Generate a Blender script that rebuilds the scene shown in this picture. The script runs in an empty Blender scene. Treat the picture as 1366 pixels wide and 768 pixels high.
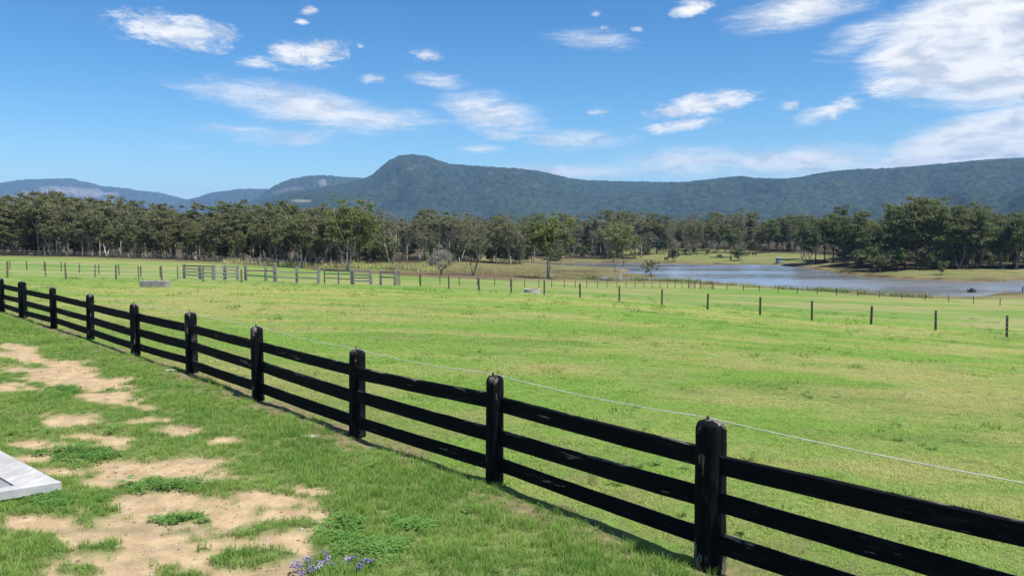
import bpy, bmesh, math, random
import numpy as np
from mathutils import Vector, Matrix

# ------------------------------------------------------------------ camera, sky, sun, exposure
sc = bpy.context.scene
col = sc.collection
F, U0, V0, HORIZON = 1050.0, 683.0, 384.0, 315.0
TH = math.atan((V0 - HORIZON) / F)          # camera tilt
CZ = 2.66                                   # camera height above the lawn
cam_d = bpy.data.cameras.new('camera')
cam_d.sensor_width = 36.0
cam_d.lens = F / 1366.0 * 36.0
cam_d.clip_start = 0.1
cam_d.clip_end = 60000.0
cam = bpy.data.objects.new('camera', cam_d)
col.objects.link(cam)
cam.location = (0, 0, CZ)
cam.rotation_euler = (math.pi / 2 - TH, 0, 0)
sc.camera = cam

SUN_AZ, SUN_EL = math.radians(126), math.radians(64)     # azimuth clockwise from +Y
SKY_STRENGTH, SUN_STRENGTH, EXPOSURE = 0.070, 3.8, 1.12

sc.view_settings.view_transform = 'Standard'
sc.view_settings.look = 'None'
sc.view_settings.exposure = EXPOSURE
sc.view_settings.gamma = 1.0
sc.view_settings.use_curve_mapping = False
sc.cycles.use_denoising = True
sc.cycles.max_bounces = 6
sc.cycles.transparent_max_bounces = 8
sc.cycles.volume_bounces = 0

sun_d = bpy.data.lights.new('sun', 'SUN')
sun_d.energy = SUN_STRENGTH
sun_d.angle = math.radians(0.53)
sun_d.color = (1.0, 0.955, 0.87)
sun_o = bpy.data.objects.new('sun', sun_d)
col.objects.link(sun_o)
to_sun = Vector((math.sin(SUN_AZ) * math.cos(SUN_EL), math.cos(SUN_AZ) * math.cos(SUN_EL), math.sin(SUN_EL)))
sun_o.rotation_euler = to_sun.to_track_quat('Z', 'Y').to_euler()


def ray(u, v):
    a, b = (u - U0) / F, (V0 - v) / F
    return np.array([a, math.cos(TH) + b * math.sin(TH), -math.sin(TH) + b * math.cos(TH)])


def at(u, v, D):                            # point seen at pixel (u, v) standing D metres ahead
    r = ray(u, v)
    k = D / r[1]
    return np.array([r[0] * k, D, CZ + r[2] * k])


def on_z(u, v, z):                          # point seen at pixel (u, v) on the level z
    r = ray(u, v)
    k = (z - CZ) / r[2]
    return r * k + np.array([0, 0, CZ])


def pix(x, y, z):                           # the way back, for arrays
    z = z - CZ
    d = y * math.cos(TH) - z * math.sin(TH)
    w = y * math.sin(TH) + z * math.cos(TH)
    d = np.where(d < 0.05, 0.05, d)
    return U0 + F * x / d, V0 - F * w / d


def azel(u, v):
    r = ray(u, v)
    return math.atan2(r[0], r[1]), math.atan2(r[2], math.hypot(r[0], r[1]))


class NT:                                   # small helper for node trees
    def __init__(s, tree):
        s.t = tree
        s.t.nodes.clear()

    def n(s, typ, props=None, **ins):
        nd = s.t.nodes.new(typ)
        for k, v in (props or {}).items():
            setattr(nd, k, v)
        for k, v in ins.items():
            key = int(k[1:]) if k[0] == 'i' and k[1:].isdigit() else k.replace('_', ' ')
            sk = nd.inputs[key]
            if isinstance(v, bpy.types.NodeSocket):
                s.t.links.new(v, sk)
            else:
                sk.default_value = v
        return nd

    def math(s, op, a, b=0.0, c=0.0, clamp=False):
        return s.n('ShaderNodeMath', {'operation': op, 'use_clamp': clamp}, i0=a, i1=b, i2=c).outputs[0]

    def mix(s, f, a, b):
        nd = s.n('ShaderNodeMix', {'data_type': 'RGBA'}, i0=f)
        for k, v in ((6, a), (7, b)):
            if isinstance(v, bpy.types.NodeSocket):
                s.t.links.new(v, nd.inputs[k])
            else:
                nd.inputs[k].default_value = tuple(v) + ((1,) if len(v) == 3 else ())
        return nd.outputs[2]

    def ramp(s, x, lo, hi):
        return s.n('ShaderNodeMapRange', {'interpolation_type': 'SMOOTHSTEP', 'clamp': True}, Value=x, i1=lo, i2=hi, i3=0.0, i4=1.0).outputs[0]

    def noise(s, vec, scale, detail=4, rough=0.55, dist=0.0):
        nd = s.n('ShaderNodeTexNoise', {}, Scale=scale, Detail=detail, Roughness=rough, Distortion=dist)
        if vec is not None:
            s.t.links.new(vec, nd.inputs['Vector'])
        return nd.outputs[0]

    def scaled(s, vec, sc_, loc=(0, 0, 0), rot=(0, 0, 0), typ='POINT'):
        return s.n('ShaderNodeMapping', {'vector_type': typ}, Vector=vec, Location=loc, Rotation=rot, Scale=sc_).outputs[0]

    def link(s, a, b):
        s.t.links.new(a, b)


def build_world():
    w = bpy.data.worlds.new('World')
    sc.world = w
    w.use_nodes = True
    w.cycles.sampling_method = 'MANUAL'
    w.cycles.sample_map_resolution = 512
    N = NT(w.node_tree)
    out = N.n('ShaderNodeOutputWorld')
    sky = N.n('ShaderNodeTexSky', {'sky_type': 'NISHITA', 'sun_disc': False, 'sun_elevation': SUN_EL, 'sun_rotation': SUN_AZ,
                                   'air_density': 1.0, 'dust_density': 0.35, 'ozone_density': 2.6, 'altitude': 50.0})
    hs = N.n('ShaderNodeHueSaturation', {}, Hue=0.492, Saturation=1.25, Value=1.0, Fac=1.0, Color=sky.outputs[0]).outputs[0]
    co = N.n('ShaderNodeTexCoord').outputs['Generated']
    sep = N.n('ShaderNodeSeparateXYZ', {}, Vector=co).outputs
    az = N.math('ARCTAN2', sep[0], sep[1])
    el = N.math('ARCSINE', sep[2])
    ae = N.n('ShaderNodeCombineXYZ', {}, X=az, Y=el, Z=0.0).outputs[0]
    # cloud banks: bearing and height of each, half width, half height, slope, strength
    banks = [  # u, v, ru, rv, slope, strength, wispy
        (235, 41, 118, 34, -3, .98, 0), (412, 72, 78, 30, 8, .95, 0), (350, 84, 52, 16, 0, .8, 0), (411, 15, 20, 11, 0, .85, 0),
        (403, 29, 14, 7, 0, .75, 0), (569, 73, 32, 15, 0, .8, 0), (500, 105, 30, 10, 0, .75, 0), (482, 62, 16, 8, 0, .65, 0),
        (585, 108, 62, 16, -6, .8, 1), (420, 145, 215, 36, -8, .98, 1), (330, 125, 110, 20, -6, .7, 1), (520, 155, 110, 18, -2, .8, 1), (370, 182, 150, 22, -4, .7, 1),
        (250, 170, 120, 26, -14, .35, 1), (655, 150, 98, 36, -13, 1.0, 1), (765, 188, 105, 20, -3, .9, 1), (640, 200, 50, 9, 3, .7, 1),
        (935, 140, 108, 24, 8, 1.0, 0), (905, 168, 92, 13, 8, .9, 0), (798, 150, 26, 11, 0, .75, 0), (1051, 141, 24, 11, 0, .8, 0),
        (1105, 148, 68, 19, 14, .9, 0), (1195, 112, 95, 22, 5, .85, 0), (921, 11, 42, 19, 6, .95, 0), (795, 18, 14, 9, 0, .8, 0),
        (804, 37, 14, 7, 0, .65, 0), (850, 39, 18, 8, 0, .7, 0), (782, 52, 92, 22, -4, .72, 1), (1070, 12, 170, 36, 8, .95, 1), (1150, 50, 90, 34, 18, .8, 1),
        (1310, 45, 230, 98, 14, 1.6, 1), (1400, 90, 270, 62, 6, 1.4, 1), (1320, 192, 230, 56, 12, 1.6, 1), (1420, 210, 260, 60, 6, 1.2, 1), (1065, 214, 170, 27, 3, 1.1, 1), (1150, 232, 190, 16, 4, 1.0, 1),
        (930, 216, 150, 28, 0, .95, 1), (760, 228, 150, 14, 0, .95, 1), (240, 197, 60, 6, 0, .5, 1), (665, 178, 60, 14, -8, .8, 1)]
    masks = [None, None]
    for (u, v, ru, rv, slope, st, wisp) in banks:
        a, e = azel(u, v)
        a2, _ = azel(u + ru, v)
        _, e2 = azel(u, v - rv)
        m = N.scaled(ae, (abs(a2 - a), abs(e2 - e), 1), (a, e, 0), (0, 0, math.radians(slope)), 'TEXTURE')
        g = N.n('ShaderNodeTexGradient', {'gradient_type': 'SPHERICAL'}, Vector=m).outputs[0]
        g = N.math('MULTIPLY', N.math('POWER', g, 0.6), st)
        masks[wisp] = g if masks[wisp] is None else N.math('MAXIMUM', masks[wisp], g)
    # the rest of the sky goes on with the same kind of broken cloud
    side = N.math('MAXIMUM', N.ramp(N.math('ABSOLUTE', az), 0.66, 0.95), N.ramp(el, 0.36, 0.6))
    big = N.ramp(N.noise(N.scaled(ae, (1.0, 2.2, 1)), 2.2, 2), 0.42, 0.7)
    masks[1] = N.math('MAXIMUM', masks[1], N.math('MULTIPLY', N.math('MULTIPLY', big, side), 1.0))
    # puffy and wispy texture
    warp = N.n('ShaderNodeTexNoise', {}, Vector=N.scaled(ae, (14, 26, 1)), Scale=1.0, Detail=3.0)
    wv = N.n('ShaderNodeVectorMath', {'operation': 'MULTIPLY_ADD'}, i0=warp.outputs['Color'], i1=(0.06, 0.028, 0), i2=ae).outputs[0]
    puff = N.noise(N.scaled(wv, (34, 90, 1), rot=(0, 0, 0.08)), 1.0, 10, 0.66)
    grit = N.noise(N.scaled(wv, (150, 420, 1), rot=(0, 0, 0.1)), 1.0, 5, 0.65)
    puff = N.math('ADD', puff, N.math('MULTIPLY', N.math('SUBTRACT', grit, 0.5), 0.30))
    streak = N.noise(N.scaled(wv, (14, 210, 1), rot=(0, 0, -0.07)), 1.0, 7, 0.6)
    wisp = N.noise(N.scaled(wv, (9, 60, 1), rot=(0, 0, -0.06)), 1.0, 8, 0.62)
    wisp = N.math('ADD', N.math('MULTIPLY', wisp, 0.65), N.math('MULTIPLY', streak, 0.35))
    wisp = N.math('ADD', wisp, N.math('MULTIPLY', N.math('SUBTRACT', grit, 0.5), 0.26))
    d0 = N.ramp(N.math('ADD', puff, N.math('MULTIPLY', masks[0], 0.72)), 0.76, 1.16)
    d1 = N.ramp(N.math('ADD', wisp, N.math('MULTIPLY', masks[1], 0.68)), 0.68, 1.22)
    dens = N.math('MAXIMUM', d0, N.math('MULTIPLY', d1, 0.97))
    lit = N.noise(N.scaled(wv, (20, 60, 1), loc=(0.3, 1.7, 0)), 1.0, 5)
    k = 0.47
    ccol = N.mix(N.ramp(lit, 0.3, 0.62), (0.62 * k, 0.68 * k, 0.76 * k), (1.12 * k, 1.10 * k, 1.06 * k))
    ref = 0.42                                   # deepen the blue overhead, keep the pale horizon
    skyc = N.n('ShaderNodeVectorMath', {'operation': 'SCALE'}, i0=hs, Scale=SKY_STRENGTH / ref).outputs[0]
    skyc = N.n('ShaderNodeGamma', {}, Color=skyc, Gamma=1.42).outputs[0]
    skyc = N.n('ShaderNodeVectorMath', {'operation': 'SCALE'}, i0=skyc, Scale=ref * 1.0).outputs[0]
    final = N.mix(dens, skyc, ccol)
    bg = N.n('ShaderNodeBackground', {}, Color=final, Strength=1.0)
    N.link(bg.outputs[0], out.inputs[0])


build_world()

# ------------------------------------------------------------------ helpers
rng = np.random.default_rng(7)
random.seed(7)


def hash2(ix, iy, seed):
    h = (ix.astype(np.int64) * 374761393 + iy.astype(np.int64) * 668265263 + seed * 974634541) & 0xFFFFFFFF
    h = ((h ^ (h >> 13)) * 1274126177) & 0xFFFFFFFF
    h = (h ^ (h >> 16)) & 0xFFFF
    return h / 65535.0


def vnoise(x, y, seed=0):
    ix, iy = np.floor(x), np.floor(y)
    fx, fy = x - ix, y - iy
    fx, fy = fx * fx * (3 - 2 * fx), fy * fy * (3 - 2 * fy)
    a, b = hash2(ix, iy, seed), hash2(ix + 1, iy, seed)
    c, d = hash2(ix, iy + 1, seed), hash2(ix + 1, iy + 1, seed)
    return (a * (1 - fx) + b * fx) * (1 - fy) + (c * (1 - fx) + d * fx) * fy


def fbm(x, y, octs=4, seed=0, gain=0.5):
    s, amp, tot = 0, 1.0, 0
    for k in range(octs):
        s = s + amp * vnoise(x * 2 ** k + 17.3 * k, y * 2 ** k - 9.1 * k, seed + k)
        tot += amp
        amp *= gain
    return s / tot


def sstep(a, b, x):
    t = np.clip((x - a) / (b - a), 0, 1)
    return t * t * (3 - 2 * t)


def mesh_np(name, verts, faces, smooth=False, attrs=None, mat=None):
    me = bpy.data.meshes.new(name)
    verts = np.asarray(verts, dtype=np.float32)
    faces = np.asarray(faces, dtype=np.int32)
    k = faces.shape[1]
    me.vertices.add(len(verts))
    me.vertices.foreach_set('co', verts.ravel())
    me.loops.add(faces.size)
    me.loops.foreach_set('vertex_index', faces.ravel())
    me.polygons.add(len(faces))
    me.polygons.foreach_set('loop_start', np.arange(len(faces), dtype=np.int32) * k)
    me.update(calc_edges=True)
    if smooth:
        me.polygons.foreach_set('use_smooth', np.ones(len(faces), dtype=bool))
    for an, av in (attrs or {}).items():
        av = np.asarray(av, dtype=np.float32)
        if av.ndim == 1:
            a = me.attributes.new(an, 'FLOAT', 'POINT')
            a.data.foreach_set('value', av)
        else:
            a = me.attributes.new(an, 'FLOAT_VECTOR', 'POINT')
            a.data.foreach_set('vector', av.ravel())
    if mat:
        me.materials.append(mat)
    me.validate()
    return me


def obj(name, me, parent=None, loc=None):
    o = bpy.data.objects.new(name, me)
    col.objects.link(o)
    if parent:
        o.parent = parent
    if loc is not None:
        o.location = loc
    return o


def tag(o, label=None, cat=None, group=None, kind=None):
    for k, v in (('label', label), ('category', cat), ('group', group), ('kind', kind)):
        if v:
            o[k] = v
    return o


def thing(name, label, cat, loc=(0, 0, 0), rz=0.0, group=None):
    o = bpy.data.objects.new(name, None)
    o.empty_display_size = 0.3
    col.objects.link(o)
    o.location = loc
    o.rotation_euler = (0, 0, rz)
    return tag(o, label, cat, group)


class MB:                                    # collects shapes into one mesh
    def __init__(s):
        s.v, s.f = [], []

    def loft(s, rings, cap=True):
        n = len(rings[0])
        b = len(s.v)
        for r in rings:
            s.v.extend([tuple(p) for p in r])
        for i in range(len(rings) - 1):
            for j in range(n):
                k = (j + 1) % n
                s.f.append((b + i * n + j, b + i * n + k, b + (i + 1) * n + k, b + (i + 1) * n + j))
        if cap:
            s.f.append(tuple(b + j for j in range(n))[::-1])
            s.f.append(tuple(b + (len(rings) - 1) * n + j for j in range(n)))

    def tube(s, pts, radii, n=8, cap=True):
        pts = [Vector(p) for p in pts]
        rings = []
        for i, p in enumerate(pts):
            d = (pts[min(i + 1, len(pts) - 1)] - pts[max(i - 1, 0)]).normalized()
            a = d.cross(Vector((0.31, 0.77, 0.55)))
            if a.length < 1e-3:
                a = d.cross(Vector((1, 0, 0)))
            a.normalize()
            b = d.cross(a)
            r = radii[i] if hasattr(radii, '__len__') else radii
            rings.append([p + r * (math.cos(t) * a + math.sin(t) * b) for t in np.linspace(0, 2 * math.pi, n, endpoint=False)])
        s.loft(rings, cap)

    def box(s, c, size, rot=None):
        c = Vector(c)
        h = Vector(size) * 0.5
        b = len(s.v)
        for z in (-1, 1):
            for (x, y) in ((-1, -1), (1, -1), (1, 1), (-1, 1)):
                p = Vector((x * h.x, y * h.y, z * h.z))
                if rot is not None:
                    p = rot @ p
                s.v.append(tuple(c + p))
        s.f += [(b + 3, b + 2, b + 1, b), (b + 4, b + 5, b + 6, b + 7)] + [(b + i, b + (i + 1) % 4, b + 4 + (i + 1) % 4, b + 4 + i) for i in range(4)]

    def mesh(s, name, mat, smooth=False, bevel=0.0):
        me = bpy.data.meshes.new(name)
        me.from_pydata(s.v, [], s.f)
        if bevel:
            bm = bmesh.new()
            bm.from_mesh(me)
            bmesh.ops.bevel(bm, geom=bm.edges[:], offset=bevel, segments=1, affect='EDGES', profile=0.5)
            bm.to_mesh(me)
            bm.free()
        if smooth:
            me.polygons.foreach_set('use_smooth', [True] * len(me.polygons))
        me.materials.append(mat)
        me.update()
        return me

    def build(s, name, mat, parent=None, smooth=False, bevel=0.0, loc=None):
        return obj(name, s.mesh(name, mat, smooth, bevel), parent, loc)


# ------------------------------------------------------------------ materials
def new_mat(name):
    m = bpy.data.materials.new(name)
    m.use_nodes = True
    N = NT(m.node_tree)
    out = N.n('ShaderNodeOutputMaterial')
    return m, N, out


def bsdf(N, out, color, rough=0.8, spec=0.3, bump=None, bstr=0.3, bdist=0.02, metal=0.0):
    p = N.n('ShaderNodeBsdfPrincipled', {}, Roughness=rough, Metallic=metal)
    p.inputs['Specular IOR Level'].default_value = spec
    if isinstance(color, bpy.types.NodeSocket):
        N.link(color, p.inputs['Base Color'])
    else:
        p.inputs['Base Color'].default_value = tuple(color) + (1,)
    if bump is not None:
        b = N.n('ShaderNodeBump', {}, Height=bump, Strength=bstr, Distance=bdist)
        N.link(b.outputs[0], p.inputs['Normal'])
    N.link(p.outputs[0], out.inputs[0])
    return p


def mat_plain(name, c, rough=0.7, var=0.25, scale=8.0, spec=0.3, metal=0.0):
    m, N, out = new_mat(name)
    co = N.n('ShaderNodeTexCoord').outputs['Object']
    n = N.noise(co, scale, 5)
    cc = N.mix(N.ramp(n, 0.3, 0.7), tuple(x * (1 - var) for x in c), tuple(min(1, x * (1 + var)) for x in c))
    bsdf(N, out, cc, rough, spec, n, 0.2, 0.01, metal)
    return m


GREEN_LUSH = (0.112, 0.220, 0.030)
GREEN_DEEP = (0.075, 0.150, 0.024)
DRY = (0.270, 0.250, 0.100)


def field_colour(N, pos, fine):
    """pasture colour from world position: lush streaks, deep patches, dry patches"""
    big = N.noise(N.scaled(pos, (0.05, 0.085, 0.05), rot=(0, 0, 0.25)), 1.0, 4, 0.55)
    mid = N.noise(N.scaled(pos, (0.22, 0.5, 0.22), rot=(0, 0, 0.2)), 1.0, 5, 0.6)
    deep = N.noise(N.scaled(pos, (0.12, 0.3, 0.12), loc=(5, 3, 1), rot=(0, 0, 0.12)), 1.0, 4, 0.6)
    dryf = N.ramp(N.math('ADD', N.math('MULTIPLY', big, 0.65), N.math('MULTIPLY', mid, 0.45)), 0.49, 0.63)
    c = N.mix(N.ramp(deep, 0.52, 0.70), GREEN_LUSH, GREEN_DEEP)
    c = N.mix(N.math('MULTIPLY', dryf, 0.85), c, DRY)
    c = N.mix(N.ramp(fine, 0.25, 0.75), N.mix(0.16, c, (0.03, 0.05, 0.012)), N.mix(0.16, c, (0.34, 0.38, 0.13)))
    return c, dryf


def ground_material():
    m, N, out = new_mat('ground')
    pos = N.n('ShaderNodeNewGeometry').outputs['Position']
    A = lambda n: N.n('ShaderNodeAttribute', {'attribute_name': n}).outputs['Fac']
    fine = N.noise(pos, 9.0, 5, 0.65)
    patchy = N.noise(N.scaled(pos, (0.9, 1.6, 0.9)), 1.0, 5, 0.65)
    fcol, dryf = field_colour(N, pos, N.math('ADD', N.math('MULTIPLY', fine, 0.45), N.math('MULTIPLY', patchy, 0.55)))
    # thatch under the near grass
    thatch = N.mix(N.ramp(fine, 0.3, 0.7), (0.075, 0.10, 0.032), (0.15, 0.18, 0.060))
    fcol = N.n('ShaderNodeVectorMath', {'operation': 'SCALE'}, i0=N.mix(0.12, fcol, (0.16, 0.17, 0.09)), Scale=0.90).outputs[0]
    c = N.mix(A('near'), fcol, thatch)
    # rough dry grass and leaf litter beyond the pasture
    dn = N.noise(N.scaled(pos, (0.12, 0.35, 0.2)), 1.0, 5, 0.6)
    dry = N.mix(N.ramp(dn, 0.35, 0.65), (0.090, 0.090, 0.038), (0.170, 0.148, 0.070))
    dry = N.mix(A('litter'), dry, N.mix(N.ramp(dn, 0.35, 0.65), (0.045, 0.040, 0.022), (0.085, 0.070, 0.038)))
    c = N.mix(A('dry'), c, dry)
    mud = N.mix(N.ramp(dn, 0.35, 0.65), (0.060, 0.042, 0.026), (0.120, 0.078, 0.045))
    c = N.mix(A('mud'), c, mud)
    # bare sandy soil
    g1 = N.noise(pos, 60.0, 4, 0.7)
    g2 = N.noise(pos, 4.0, 5, 0.6)
    soil = N.mix(N.ramp(g2, 0.3, 0.7), (0.31, 0.225, 0.135), (0.44, 0.335, 0.205))
    soil = N.mix(N.math('MULTIPLY', N.ramp(g1, 0.50, 0.66), 0.6), soil, (0.19, 0.135, 0.09))
    soil = N.mix(N.math('MULTIPLY', N.ramp(patchy, 0.48, 0.66), 0.5), soil, (0.20, 0.165, 0.105))
    soil = N.mix(N.math('MULTIPLY', N.ramp(g1, 0.30, 0.42), 0.0), soil, (0.6, 0.5, 0.4))
    c = N.mix(A('dirt'), c, soil)
    c = N.mix(A('worn'), c, N.mix(N.ramp(fine, 0.35, 0.65), (0.11, 0.085, 0.05), (0.21, 0.17, 0.10)))
    hb = N.math('ADD', N.math('MULTIPLY', fine, 0.6), N.math('MULTIPLY', g1, 0.25))
    bsdf(N, out, c, 0.95, 0.1, hb, 0.55, 0.06)
    return m


def grass_material(name, mode):
    m, N, out = new_mat(name)
    pos = N.n('ShaderNodeNewGeometry').outputs['Position']
    rnd = N.n('ShaderNodeObjectInfo').outputs['Random']
    h = N.n('ShaderNodeAttribute', {'attribute_name': 'tip'}).outputs['Fac']
    br = N.n('ShaderNodeAttribute', {'attribute_name': 'blade'}).outputs['Fac']
    if mode == 'field':
        c, _ = field_colour(N, pos, br)
        c = N.mix(N.math('MULTIPLY', N.ramp(rnd, 0.75, 1.0), 0.5), c, DRY)
    elif mode == 'lawn':
        p = N.noise(N.scaled(pos, (0.5, 0.7, 0.5)), 1.0, 4)
        c = N.mix(N.ramp(p, 0.35, 0.68), (0.075, 0.165, 0.024), (0.145, 0.225, 0.045))
        c = N.mix(N.math('MULTIPLY', N.ramp(br, 0.7, 1.0), 0.45), c, (0.22, 0.22, 0.08))
        c = N.mix(N.math('MULTIPLY', rnd, 0.3), c, (0.045, 0.11, 0.022))
    elif mode == 'clover':
        c = N.mix(br, (0.065, 0.165, 0.028), (0.125, 0.250, 0.055))
        c = N.mix(N.math('MULTIPLY', rnd, 0.35), c, (0.14, 0.20, 0.06))
    else:
        c = N.mix(br, (0.20, 0.165, 0.085), (0.34, 0.29, 0.16))
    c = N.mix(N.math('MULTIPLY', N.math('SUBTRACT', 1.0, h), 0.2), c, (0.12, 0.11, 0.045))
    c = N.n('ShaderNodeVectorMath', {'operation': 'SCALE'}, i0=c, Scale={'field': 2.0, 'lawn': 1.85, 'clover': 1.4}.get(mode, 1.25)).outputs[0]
    d = N.n('ShaderNodeBsdfPrincipled', {}, Roughness=0.6, i0=c)
    d.inputs['Specular IOR Level'].default_value = 0.25
    t = N.n('ShaderNodeBsdfTranslucent', {}, Color=c)
    mx = N.n('ShaderNodeMixShader', {}, Fac=0.42, i1=d.outputs[0], i2=t.outputs[0])
    N.link(mx.outputs[0], out.inputs[0])
    return m


def leaf_material(name, a, b, c3, trans=0.42):
    m, N, out = new_mat(name)
    rnd = N.n('ShaderNodeObjectInfo').outputs['Random']
    lv = N.n('ShaderNodeAttribute', {'attribute_name': 'leaf'}).outputs['Fac']
    cl = N.n('ShaderNodeAttribute', {'attribute_name': 'clump'}).outputs['Fac']
    c = N.mix(rnd, a, b)
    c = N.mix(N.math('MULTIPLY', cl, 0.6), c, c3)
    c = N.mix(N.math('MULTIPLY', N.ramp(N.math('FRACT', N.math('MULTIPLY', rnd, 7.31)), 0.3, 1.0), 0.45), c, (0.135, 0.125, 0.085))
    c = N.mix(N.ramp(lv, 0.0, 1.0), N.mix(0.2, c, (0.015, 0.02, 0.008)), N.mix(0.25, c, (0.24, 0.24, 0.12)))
    c = N.n('ShaderNodeVectorMath', {'operation': 'SCALE'}, i0=c, Scale=1.22).outputs[0]
    d = N.n('ShaderNodeBsdfDiffuse', {}, Color=c)
    t = N.n('ShaderNodeBsdfTranslucent', {}, Color=c)
    mx = N.n('ShaderNodeMixShader', {}, Fac=trans, i1=d.outputs[0], i2=t.outputs[0])
    N.link(mx.outputs[0], out.inputs[0])
    return m


def bark_material(name, a, b):
    m, N, out = new_mat(name)
    co = N.n('ShaderNodeTexCoord').outputs['Object']
    n = N.noise(N.scaled(co, (2.5, 2.5, 0.6)), 1.0, 5, 0.6)
    c = N.mix(N.ramp(n, 0.35, 0.65), a, b)
    bsdf(N, out, c, 0.9, 0.1, n, 0.4, 0.05)
    return m


def black_timber(name, chips=0.5):
    m, N, out = new_mat(name)
    tc = N.n('ShaderNodeTexCoord').outputs['Object']
    seed = N.n('ShaderNodeObjectInfo').outputs['Random']
    off = N.n('ShaderNodeCombineXYZ', {}, X=N.math('MULTIPLY', seed, 37.0), Y=0.0, Z=N.math('MULTIPLY', seed, 11.0)).outputs[0]
    co = N.n('ShaderNodeVectorMath', {'operation': 'ADD'}, i0=tc, i1=off).outputs[0]
    ax = (5, 5, 1.4) if 'post' in name else (1.2, 9, 9)
    grain = N.noise(N.scaled(co, tuple(k * 4 for k in ax)), 1.0, 6, 0.65)
    chip = N.noise(N.scaled(co, ax), 1.4, 6, 0.72)
    z = N.n('ShaderNodeSeparateXYZ', {}, Vector=tc).outputs[2]
    low = N.math('MULTIPLY', N.ramp(N.math('MULTIPLY', z, -1.0), -0.45, 0.05), 0.06) if 'post' in name else 0.0
    top = N.math('MULTIPLY', N.ramp(z, 1.06, 1.16), 0.07) if 'post' in name else N.math('MULTIPLY', N.ramp(z, 0.058, 0.078), 0.10)
    cm = N.ramp(N.math('ADD', N.math('ADD', chip, low), top), 0.665 - 0.05 * chips, 0.70 - 0.05 * chips)
    paint = N.mix(N.ramp(grain, 0.3, 0.7), (0.0022, 0.0028, 0.0048), (0.0060, 0.0072, 0.0105))
    wood = N.mix(grain, (0.10, 0.085, 0.07), (0.28, 0.25, 0.22))
    rub = N.noise(N.scaled(co, tuple(k * 1.3 for k in ax)), 1.0, 3, 0.5)
    paint = N.mix(N.math('MULTIPLY', N.ramp(rub, 0.45, 0.75), N.ramp(grain, 0.45, 0.7)), paint, (0.026, 0.025, 0.025))
    c = N.mix(N.math('MULTIPLY', cm, N.ramp(grain, 0.3, 0.62)), paint, wood)
    r = N.n('ShaderNodeMapRange', {}, Value=grain, i1=0.2, i2=0.8, i3=0.62, i4=0.85).outputs[0]
    p = bsdf(N, out, c, 0.6, 0.08, N.math('SUBTRACT', grain, N.math('MULTIPLY', cm, 0.5)), 0.6, 0.008)
    N.link(r, p.inputs['Roughness'])
    return m


def grey_timber(name, a=(0.15, 0.142, 0.13), b=(0.33, 0.32, 0.305)):
    m, N, out = new_mat(name)
    co = N.n('ShaderNodeTexCoord').outputs['Object']
    rnd = N.n('ShaderNodeObjectInfo').outputs['Random']
    g = N.noise(N.scaled(co, (3, 3, 6)), 1.0, 6, 0.65)
    c = N.mix(N.ramp(g, 0.3, 0.7), a, b)
    c = N.mix(N.math('MULTIPLY', rnd, 0.5), c, a)
    bsdf(N, out, c, 0.9, 0.1, g, 0.4, 0.02)
    return m


M_ground = ground_material()
M_lawn = grass_material('lawn_blade', 'lawn')
M_field = grass_material('pasture_blade', 'field')
M_clover = grass_material('clover_leaf', 'clover')
M_drygrass = grass_material('dry_blade', 'dry')
M_post = black_timber('black_post_timber', 1.6)
M_rail = black_timber('black_rail_timber', 0.75)
M_grey = grey_timber('grey_timber')
M_brownpost = grey_timber('treated_post_timber', (0.075, 0.052, 0.040), (0.16, 0.125, 0.10))
M_wire = mat_plain('white_wire', (0.55, 0.56, 0.54), 0.5, 0.1)
M_steel = mat_plain('fence_wire', (0.55, 0.54, 0.46), 0.45, 0.1)
M_black = mat_plain('black_plastic', (0.02, 0.02, 0.022), 0.4)
M_concrete = mat_plain('trough_concrete', (0.26, 0.245, 0.23), 0.9, 0.25, 4.0)

# ------------------------------------------------------------------ terrain
WATER = -7.5
CTRL = []                                    # (azimuth, log r, z)


def ctl(x, y, z):
    CTRL.append((math.atan2(x, y) * 1.6, math.log(math.hypot(x, y)), z))


for (x, y) in ((0, 1.5), (-1, 1), (1.0, 1), (-6, 5), (-2, 4), (0, 4), (2, 3.5), (1.6, 6.2), (-.19, 8.33), (-2.06, 10.33), (-4.18, 12.81), (-6.25, 15.24), (-8.36, 17.36), (-10.86, 20.15),
               (-13.35, 22.82), (-15.95, 25.56), (-18.13, 27.88), (-5, 8.5), (-8, 12), (-14, 18), (-25, 34), (4, 4.2), (-12, 8), (-20, 14)):
    ctl(x, y, 0.0)
L1 = [(10, 369.5, 57), (88, 372, 58), (155, 373, 60), (216, 374, 62), (271, 376, 64), (322, 376.5, 66)]
L1R = [(561, 382.5, 70), (599, 385, 68), (639, 388, 66), (682, 390.6, 63.5), (726, 393.6, 61.5), (774, 397, 59.5), (826, 401.5, 57), (883, 408, 54.5),
       (944, 413.5, 52), (1014, 420, 49.5), (1083, 427, 47.5), (1162, 433, 45.5), (1248, 441, 43.5), (1343, 450, 42), (1450, 461, 40.5)]
L1M = [(-10, 367, 58), (61, 369, 62), (127, 369.5, 65), (185, 371, 67), (237, 372.5, 69)]
L2 = [(-12, 358.5, 104), (13, 359.3, 100), (36, 360, 96), (59, 361, 93), (82, 362.3, 90), (106, 364, 86), (132, 365.4, 83), (159, 367.5, 79), (188, 369.3, 76), (214, 371, 73.5)]
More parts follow.
